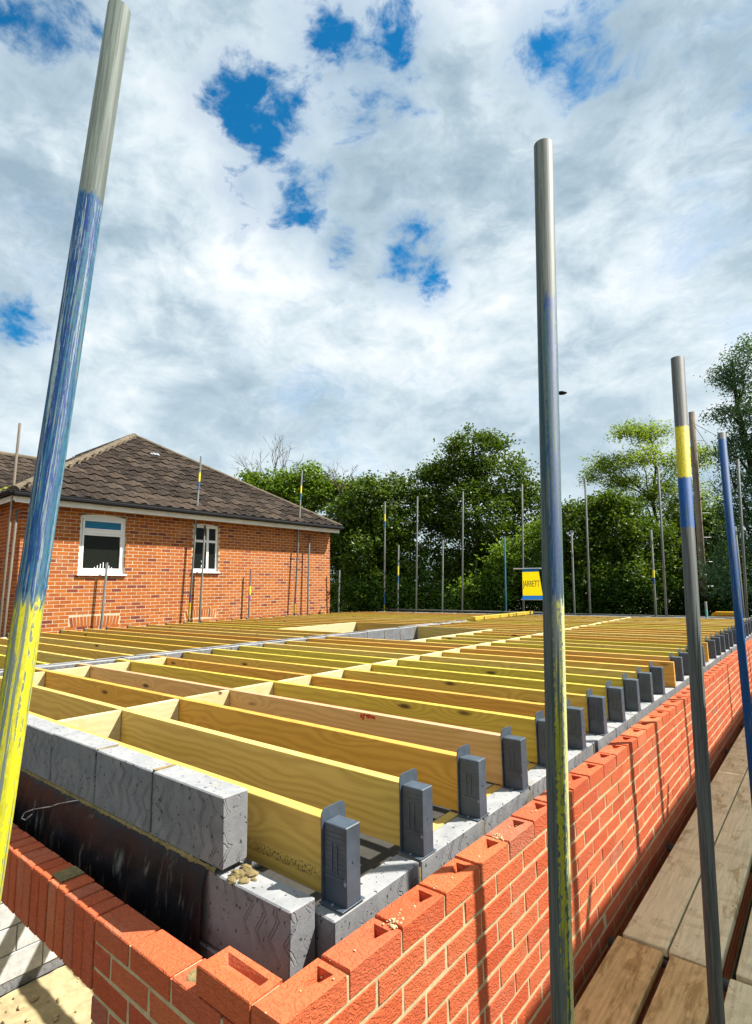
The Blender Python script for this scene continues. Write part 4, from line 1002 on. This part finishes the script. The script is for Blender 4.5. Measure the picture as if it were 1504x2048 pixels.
tp = []; MS = Matrix(((-1, 0, 0, 0), (0, math.cos(slope), -math.sin(slope), 0), (0, math.sin(slope), math.cos(slope), 0), (0, 0, 0, 1)))
MS = Matrix(((1, 0, 0, 0), (0, math.cos(slope), -math.sin(slope), 0), (0, math.sin(slope), math.cos(slope), 0), (0, 0, 0, 1)))
mb = MB()
for r_ in range(16):
    s_ = r_ * gauge; ins = s_ * math.cos(slope) + .05
    if s_ > smax - .1: break
    x = -19
    while x < EXO - ins - .15:
        Mx = T(x, EY0 - .03, 2.845) @ MS @ T(0, s_, 0) @ jit(.003, .008); me = random.choice(TILES)
        mb.add([Mx @ v.co for v in me.vertices], [tuple(p_.vertices) for p_ in me.polygons]); x += tw_
o = mb.build('side_tiles', M['tile'], roof); o['kind'] = 'stuff'
mb = MB()      # ridge and hip caps, short overlapping half-rounds
def caps_(a, b, r=.095, L=.42):
    a = Vector(a); b = Vector(b); n_ = int((b - a).length / L)
    for i in range(n_):
        p0 = a.lerp(b, i / n_); p1 = a.lerp(b, (i + 1.08) / n_) ; mb.tube(p0, p1, r * random.uniform(1.0, 1.03), r * random.uniform(.95, .98), 12)
caps_((EXO, EY0, 2.86), (AX, AY, AZ + .03)); caps_((EXO, EY1, 2.86), (AX, AY, AZ + .03), .075); caps_((AX, AY, AZ + .03), (-19, AY, AZ + .03))
mb.build('ridge_cap', M['ridge'], roof)
mb = MB()
for k in range(3):
    MB_ = T(EXO + .03, 6.98 + k * .10, 2.845) @ ME @ T(0, 3.72, .045)
    mb.add([MB_ @ Vector(v) for v in [(0, 0, 0), (.08, 0, 0), (.08, .12, .01), (0, .12, .01)]], [(0, 1, 2, 3)])
mb.build('lead_patch', M['lead'], roof)
mb = MB()
for _ in range(260):
    a = random.random(); x = -12.6 - random.uniform(0, 1.8); s_ = random.uniform(.02, .06); y = EY0 + .2 + random.uniform(0, .5)
    z = 2.86 + (y - EY0) * .628 + .03; mb.bev((x - s_, y - s_, z - s_ * .6), (x + s_, y + s_, z + s_ * .7), s_ * .4, s_ * .3)
mb.build('moss', M['moss'], roof)
# wing of the bungalow behind, its ridge parallel to this wall
WX = -19.0; WZ = 5.32; wing = MB(); wx1 = WX + 4.6
wing.add([(wx1, -12, 2.6), (wx1, EY0 + .5, 2.6), (WX, EY0 + 4.5, WZ), (WX, -12, WZ), (WX - 4.6, -12, 2.6), (WX - 4.6, EY0 + .5, 2.6)], [(0, 1, 2, 3), (3, 2, 5, 4)])
wr = wing.build('wing_roof', M['soffit'], hs, loc=HO); mb = MB(); sl2 = math.atan((WZ - 2.6) / 4.6)
MW = Matrix(((0, -math.cos(sl2), math.sin(sl2), 0), (1, 0, 0, 0), (0, math.sin(sl2), math.cos(sl2), 0), (0, 0, 0, 1)))
for r_ in range(15):
    y = -4.0
    while y < 6.9:
        Mx = T(wx1, y, 2.62) @ MW @ T(0, r_ * gauge, 0) @ jit(.003, .008); me = random.choice(TILES); mb.add([Mx @ v.co for v in me.vertices], [tuple(p_.vertices) for p_ in me.polygons]); y += tw_
o = mb.build('wing_tiles', M['tile'], wr); o['kind'] = 'stuff'
MB().box((WX - 4, -12, GZ), (wx1 - .3, EY0 + 1, 2.62)).build('wing_wall', M['housebrick'], hs, loc=HO)
mb = MB(); caps_((WX, -6, WZ + .03), (WX, 6.9, WZ + .03)); mb.build('ridge_cap', M['ridge'], wr)

# ------------------------------------------------------------------ trees
def np_mesh(name, V, nside, m):
    me = bpy.data.meshes.new(name); nf = len(V) // nside
    me.vertices.add(len(V)); me.vertices.foreach_set('co', V.astype(np.float32).ravel())
    me.loops.add(len(V)); me.loops.foreach_set('vertex_index', np.arange(len(V), dtype=np.int32))
    me.polygons.add(nf); me.polygons.foreach_set('loop_start', np.arange(0, len(V), nside, dtype=np.int32)); me.polygons.foreach_set('loop_total', np.full(nf, nside, dtype=np.int32))
    me.update(calc_edges=True); me.materials.append(m); return me
def leaves(C, size, asp=0.55, up=0.35):
    """one pointed quad leaf per centre"""
    n_ = len(C); d = RNG.normal(size=(n_, 3)); d[:, 2] *= .7; d /= np.linalg.norm(d, axis=1)[:, None]
    nrm = RNG.normal(size=(n_, 3)); nrm[:, 2] += up * 3; w = np.cross(d, nrm); w /= (np.linalg.norm(w, axis=1)[:, None] + 1e-9)
    s_ = size * RNG.uniform(.6, 1.3, n_)[:, None]
    bend = np.cross(d, w) * s_ * .18
    V = np.stack([C - d * s_ * .5, C + w * s_ * asp * .5 + bend, C + d * s_ * .5, C - w * s_ * asp * .5 + bend], 1)
    return V.reshape(-1, 3)
def crown(lobes, clumps, per, csize, lsize, shell=.55, asp=.55):
    """lobes: (cx,cy,cz,rx,ry,rz). Leaf clumps lie mostly in the outer shell of each lobe."""
    vol = np.array([l[3] * l[4] + l[3] * l[5] for l in lobes]); pr_ = vol / vol.sum(); idx = RNG.choice(len(lobes), clumps, p=pr_)
    L = np.array(lobes)[idx]; u = RNG.normal(size=(clumps, 3)); u /= np.linalg.norm(u, axis=1)[:, None]
    r = shell + (1 - shell) * RNG.random(clumps) ** .6; r *= 1 + np.clip(.12 * RNG.normal(size=clumps), -.3, .16)
    C = L[:, :3] + u * L[:, 3:] * r[:, None]
    cs = csize * RNG.uniform(.5, 1.4, clumps)
    P = C[:, None, :] + RNG.normal(size=(clumps, per, 3)) * cs[:, None, None] * np.array([.5, .5, .32])
    return leaves(P.reshape(-1, 3), lsize, asp), C
def branches(base, lobes, r0, nsub=5, C=None, m='bark', parent=None, name='trunk', twigs=0):
    mb = MB(); base = Vector(base)
    top = Vector((np.mean([l[0] for l in lobes]), np.mean([l[1] for l in lobes]), max(l[2] for l in lobes)))
    pts = [base]; K = 7
    for i in range(1, K + 1): pts.append(base.lerp(top, i / K) + Vector((random.uniform(-.12, .12), random.uniform(-.12, .12), 0)))
    for i in range(K): mb.tube(pts[i], pts[i + 1], r0 * (1 - i / K * .85), r0 * (1 - (i + 1) / K * .85), 9, False)
    for l in lobes:
        c = Vector(l[:3]); j = max(1, min(K - 1, int(K * max(.2, min(.9, (c.z - l[5] * .7 - base.z) / (top.z - base.z))))))
        p0 = pts[j]; rr = r0 * (1 - j / K * .85) * .6; prev = p0
        for i in range(1, 5):
            q = p0.lerp(c, i / 4) + Vector((random.uniform(-.1, .1), random.uniform(-.1, .1), .25 * math.sin(i / 4 * math.pi))); mb.tube(prev, q, rr * (1 - (i - 1) * .2), rr * (1 - i * .2), 7, False); prev = q
        for _ in range(nsub):
            e = c + Vector((random.gauss(0, l[3] * .6), random.gauss(0, l[4] * .6), random.gauss(0, l[5] * .6))); q = prev.lerp(e, .5) + Vector((0, 0, .15))
            mb.tube(prev, q, rr * .28, rr * .18, 5, False); mb.tube(q, e, rr * .18, rr * .06, 5, False)
    return mb.build(name, M[m], parent, True)
def tree(base, lobes, label, cat, r0, clumps, per, csize, lsize, lm, shell=.55, asp=.55, nm='broadleaf_tree', nsub=5, group=None):
    t = tag(empty(nm, base), label, cat, group); off = -Vector(base)
    V, C = crown(lobes, clumps, per, csize, lsize, shell, asp)
    o = link('crown', np_mesh('crown', V, 4, M[lm]), None, t, off)
    b = branches(base, lobes, r0, nsub, parent=t); b.location = off
    return t
def along(u, v, D):     # world point seen at photograph pixel (u, v) at depth D (used for laying out the tree lobes)
    d = RT * ((u - 752) / 1101.164) - UP * ((v - 1024) / 1101.164) + FW; return CAM + d * D
def lobes_px(L, D, dep=1.0):
    out_ = []
    for (u, v, ru, rv, dd) in L:
        p = along(u, v, D + dd); s_ = (D + dd) / 1101.164; out_.append((p.x, p.y, p.z, ru * s_, ru * s_ * dep, rv * s_))
    return out_
# big round tree
L = lobes_px([(945, 905, 52, 48, 0), (905, 960, 60, 55, .6), (1000, 960, 62, 58, -.4), (870, 1020, 42, 45, .3), (1045, 1030, 48, 60, .2), (950, 1030, 80, 70, -.8), (900, 1100, 62, 70, .4), (1020, 1110, 75, 62, -.3), (880, 945, 36, 18, 0.5), (860, 955, 30, 20, 0), (1065, 985, 30, 30, 0), (960, 1150, 90, 60, 0), (912, 890, 24, 16, 0), (985, 885, 30, 22, .3)], 26)
b0 = along(968, 1235, 26); tree((b0.x, b0.y, GZ), L, "large round dark green tree standing behind the middle of the far scaffold row", "tree", .30, 1900, 24, .42, .16, 'leafmid', .5)
L = lobes_px([(1030, 1120, 55, 40, 0), (1075, 1085, 40, 45, 0), (1000, 1160, 50, 40, 0), (1120, 1150, 40, 55, 0), (940, 1190, 45, 30, 0)], 22)
b0 = along(1060, 1235, 22); tree((b0.x, b0.y, GZ), L, "low bright leafy shrub behind the yellow banner", "shrub", .10, 420, 22, .36, .17, 'leafbright', .5, nm='shrub')
# left group
L = lobes_px([(740, 985, 40, 34, 0), (795, 980, 35, 30, .5), (700, 1030, 48, 40, 0), (780, 1050, 55, 40, 0), (840, 1010, 25, 40, 0), (730, 1100, 75, 60, 0), (660, 1090, 50, 50, 0), (800, 1120, 55, 60, 0), (760, 1180, 90, 50, 0)], 25)
b0 = along(745, 1235, 25); tree((b0.x, b0.y, GZ), L, "bushy green tree to the right of the bungalow roof, left of the large round tree", "tree", .2, 1700, 26, .42, .16, 'leafmid', .5)
L = lobes_px([(505, 965, 26, 18, 0), (560, 975, 40, 30, 0), (620, 960, 32, 28, 0), (600, 1000, 45, 30, 0), (520, 990, 45, 25, 0), (650, 990, 34, 30, 0), (690, 985, 26, 25, 0)], 30)
b0 = along(585, 1235, 30); tree((b0.x, b0.y, GZ), L, "light green tree rising just behind the right slope of the bungalow roof", "tree", .2, 760, 22, .50, .20, 'leafbright', .45)
# dead branches above it
def bare(base, tips, label):
    mb = MB(); base = Vector(base)
    def grow(p, d, L_, r, dep):
        q = p + d * L_; mb.tube(p, q, r, r * .7, 5, False)
        if dep == 0: return
        for _ in range(random.choice((2, 3))):
            nd = (d + Vector((random.gauss(0, .38), random.gauss(0, .38), random.gauss(.05, .25)))).normalized(); grow(q, nd, L_ * random.uniform(.6, .85), r * .62, dep - 1)
    mb.tube((base.x, base.y, GZ), base, .12, .06, 7, False)
    for t_ in tips: d = (Vector(t_) - base); grow(base, d.normalized(), d.length * .34, .04, 4)
    return tag(mb.build('dead_tree', M['deadwood']), label, "bare tree")
bare(along(560, 1010, 31), [along(478, 905, 31), along(530, 885, 31), along(580, 890, 31), along(612, 915, 31)], "bare dead branches sticking up above the leaves behind the bungalow roof")
bare(along(690, 1010, 29), [along(660, 935, 29), along(675, 925, 29), along(705, 940, 29)], "bare twigs poking up between two trees right of the bungalow roof")
# feathery tree on the right
L = lobes_px([(1255, 866, 36, 24, 0), (1305, 868, 40, 28, .3), (1215, 930, 48, 22, 0), (1280, 915, 50, 26, -.4), (1345, 930, 34, 34, 0), (1185, 955, 24, 12, .2), (1250, 965, 46, 20, .3), (1325, 975, 44, 26, -.3), (1285, 1000, 40, 20, 0), (1370, 990, 34, 32, 0), (1340, 1020, 36, 24, .4), (1400, 915, 26, 30, .4), (1410, 1000, 24, 34, 0)], 22)
b0 = along(1338, 1240, 22); tree((b0.x, b0.y, GZ), L, "airy feathery-leaved tree with open branches, right of the centre pole", "tree", .15, 760, 26, .30, .10, 'leafairy', .10, .45, nsub=8)
# hedge masses
L = lobes_px([(1160, 1090, 65, 70, 0), (1230, 1060, 70, 60, 0), (1110, 1130, 50, 60, 0), (1200, 1160, 110, 70, 0), (1290, 1110, 60, 80, .3), (1150, 1030, 36, 24, 0), (1215, 1010, 45, 22, 0)], 20)
b0 = along(1180, 1240, 20); tree((b0.x, b0.y, GZ), L, "broad dark bush with sunlit top between the centre pole and the banded tube", "bush", .14, 1900, 26, .36, .13, 'leafmid', .55, nm='bush')
L = lobes_px([(1400, 1080, 50, 60, 0), (1350, 1120, 50, 70, 0), (1430, 1150, 60, 70, 0), (1380, 1040, 36, 26, 0), (1440, 1040, 30, 30, 0)], 21)
b0 = along(1390, 1240, 21); tree((b0.x, b0.y, GZ), L, "dark bush with bright top behind the wooden pole on the right", "bush", .12, 1000, 26, .36, .13, 'leafmid', .55, nm='bush')
# right edge tree
L = lobes_px([(1500, 705, 40, 30, 0), (1470, 760, 38, 24, 0), (1520, 800, 50, 40, 0), (1460, 830, 36, 20, 0), (1500, 870, 50, 40, 0), (1540, 940, 70, 60, 0), (1460, 905, 34, 24, 0), (1470, 980, 45, 60, 0), (1500, 1060, 60, 70, 0), (1480, 1150, 70, 70, 0), (1450, 700 + 40, 26, 14, 0)], 16)
b0 = along(1560, 1240, 16); tree((b0.x, b0.y, GZ), L, "tall blue-green tree filling the right edge behind the blue tube", "tree", .22, 1500, 20, .28, .08, 'leafcool', .35, .5)
# dark background hedge
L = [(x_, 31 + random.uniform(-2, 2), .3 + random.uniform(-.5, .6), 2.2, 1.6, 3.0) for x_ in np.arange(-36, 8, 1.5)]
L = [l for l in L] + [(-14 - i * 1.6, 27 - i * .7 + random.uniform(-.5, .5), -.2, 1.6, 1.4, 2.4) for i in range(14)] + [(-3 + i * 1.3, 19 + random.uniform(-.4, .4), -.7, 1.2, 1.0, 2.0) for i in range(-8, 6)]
L += lobes_px([(u_, 1205 + 14 * math.sin(u_ * .05), 34, 62 + 16 * math.sin(u_ * .031 + 1), .5 * math.sin(u_)) for u_ in range(680, 1500, 34) if not 1000 < u_ < 1080], 17.5)  # added near row, its near-black leaves standing in for shade under the trees
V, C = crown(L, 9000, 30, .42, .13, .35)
o = link('hedge', np_mesh('hedge', V, 4, M['leafdark'])); tag(o, "dark continuous hedge and undergrowth along the back, with an added row for tree shade", "hedge"); o['kind'] = 'stuff'
# ------------------------------------------------------------------ pole with wires, street lamp
pb = along(1408, 1250, 17.2); pt = along(1383, 824, 17.2); pb.z = GZ
up = tag(empty('telegraph_pole', (pb.x, pb.y, GZ)), "weathered wooden telegraph pole with wires behind the banded tube", "telegraph pole")
d_ = (Vector((pt.x, pt.y, pt.z)) - pb); MB().tube((0, 0, 0), (pt.x - pb.x, pt.y - pb.y, pt.z - GZ), .110, .088, 14).build('pole', M['polewood'], up, True)
for k in range(7):
    z = pt.z - .9 - k * .75; f_ = (z - GZ) / (pt.z - GZ); cx_ = (pt.x - pb.x) * f_; cy_ = (pt.y - pb.y) * f_; MB().tube((cx_ + .10, cy_ + .06, z - GZ), (cx_ + .27, cy_ + .2, z - GZ), .011, seg=6).build('step_peg', M['tie'], up)
mb = MB(); a = Vector((pt.x - pb.x, pt.y - pb.y, pt.z - .35 - GZ))
for e in (along(1600, 890, 21), along(1520, 960, 15), along(1325, 850, 60)):
    e = Vector(e) - Vector((pb.x, pb.y, GZ)); prev = a
    for i in range(1, 13): q = a.lerp(e, i / 12) - Vector((0, 0, .5 * math.sin(i / 12 * math.pi))); mb.tube(prev, q, .008, seg=5); prev = q
mb.build('wire', M['black'], up)
lp = along(1103, 787, 28); st = tag(empty('street_lamp', (lp.x, lp.y, GZ)), "dark street lamp head peeking out right of the tall centre pole", "street lamp")
h = lp.z - GZ
mb = MB().tube((0, 0, 0), (0, 0, h), .09, .05, 10).tube((0, 0, h), (.25, .2, h + .05), .04, .035, 8); mb.build('column', M['black'], st, True)
mb = MB(); prev = None; dirv = Vector((RT.x, RT.y, 0)).normalized(); c0 = Vector((.2, .16, h + .02))
for (t_, r1, r2) in ((0, .04, .07), (.15, .10, .10), (.35, .13, .09), (.5, .06, .05)):
    pass
rings = [(0, .05, .05), (.1, .12, .08), (.25, .17, .10), (.42, .15, .08), (.52, .05, .03)]; V = []; F = []; sv = Vector((-dirv.y, dirv.x, 0))
for t_, rw, rh in rings:
    for i in range(12): a_ = 2 * math.pi * i / 12; V.append(c0 + dirv * t_ + sv * math.cos(a_) * rw + Vector((0, 0, 1)) * math.sin(a_) * rh)
for i in range(len(rings) - 1):
    for j in range(12): F.append((i * 12 + j, i * 12 + (j + 1) % 12, (i + 1) * 12 + (j + 1) % 12, (i + 1) * 12 + j))
F += [tuple(range(12)), tuple(range(48, 60))]
MB().add(V, F).build('lamp_head', M['black'], st, True)
# real-world reflectance: scale every painted-surface colour down together
for m_ in bpy.data.materials:
    if m_.name in ('white_upvc', 'grey_white_fascia', 'pale_inner_block') or not m_.use_nodes or 'Principled BSDF' not in m_.node_tree.nodes: continue
    nt = m_.node_tree; bs = nt.nodes['Principled BSDF'].inputs['Base Color']
    if bs.is_linked:
        src = bs.links[0].from_socket; mx = nt.nodes.new('ShaderNodeMix'); mx.data_type = 'RGBA'; mx.blend_type = 'MULTIPLY'
        mx.inputs[0].default_value = 1.0; nt.links.new(src, mx.inputs[6]); kk = 0.92 if 'board' in m_.name else 0.60; mx.inputs[7].default_value = (kk, kk, kk, 1); nt.links.new(mx.outputs[2], bs)
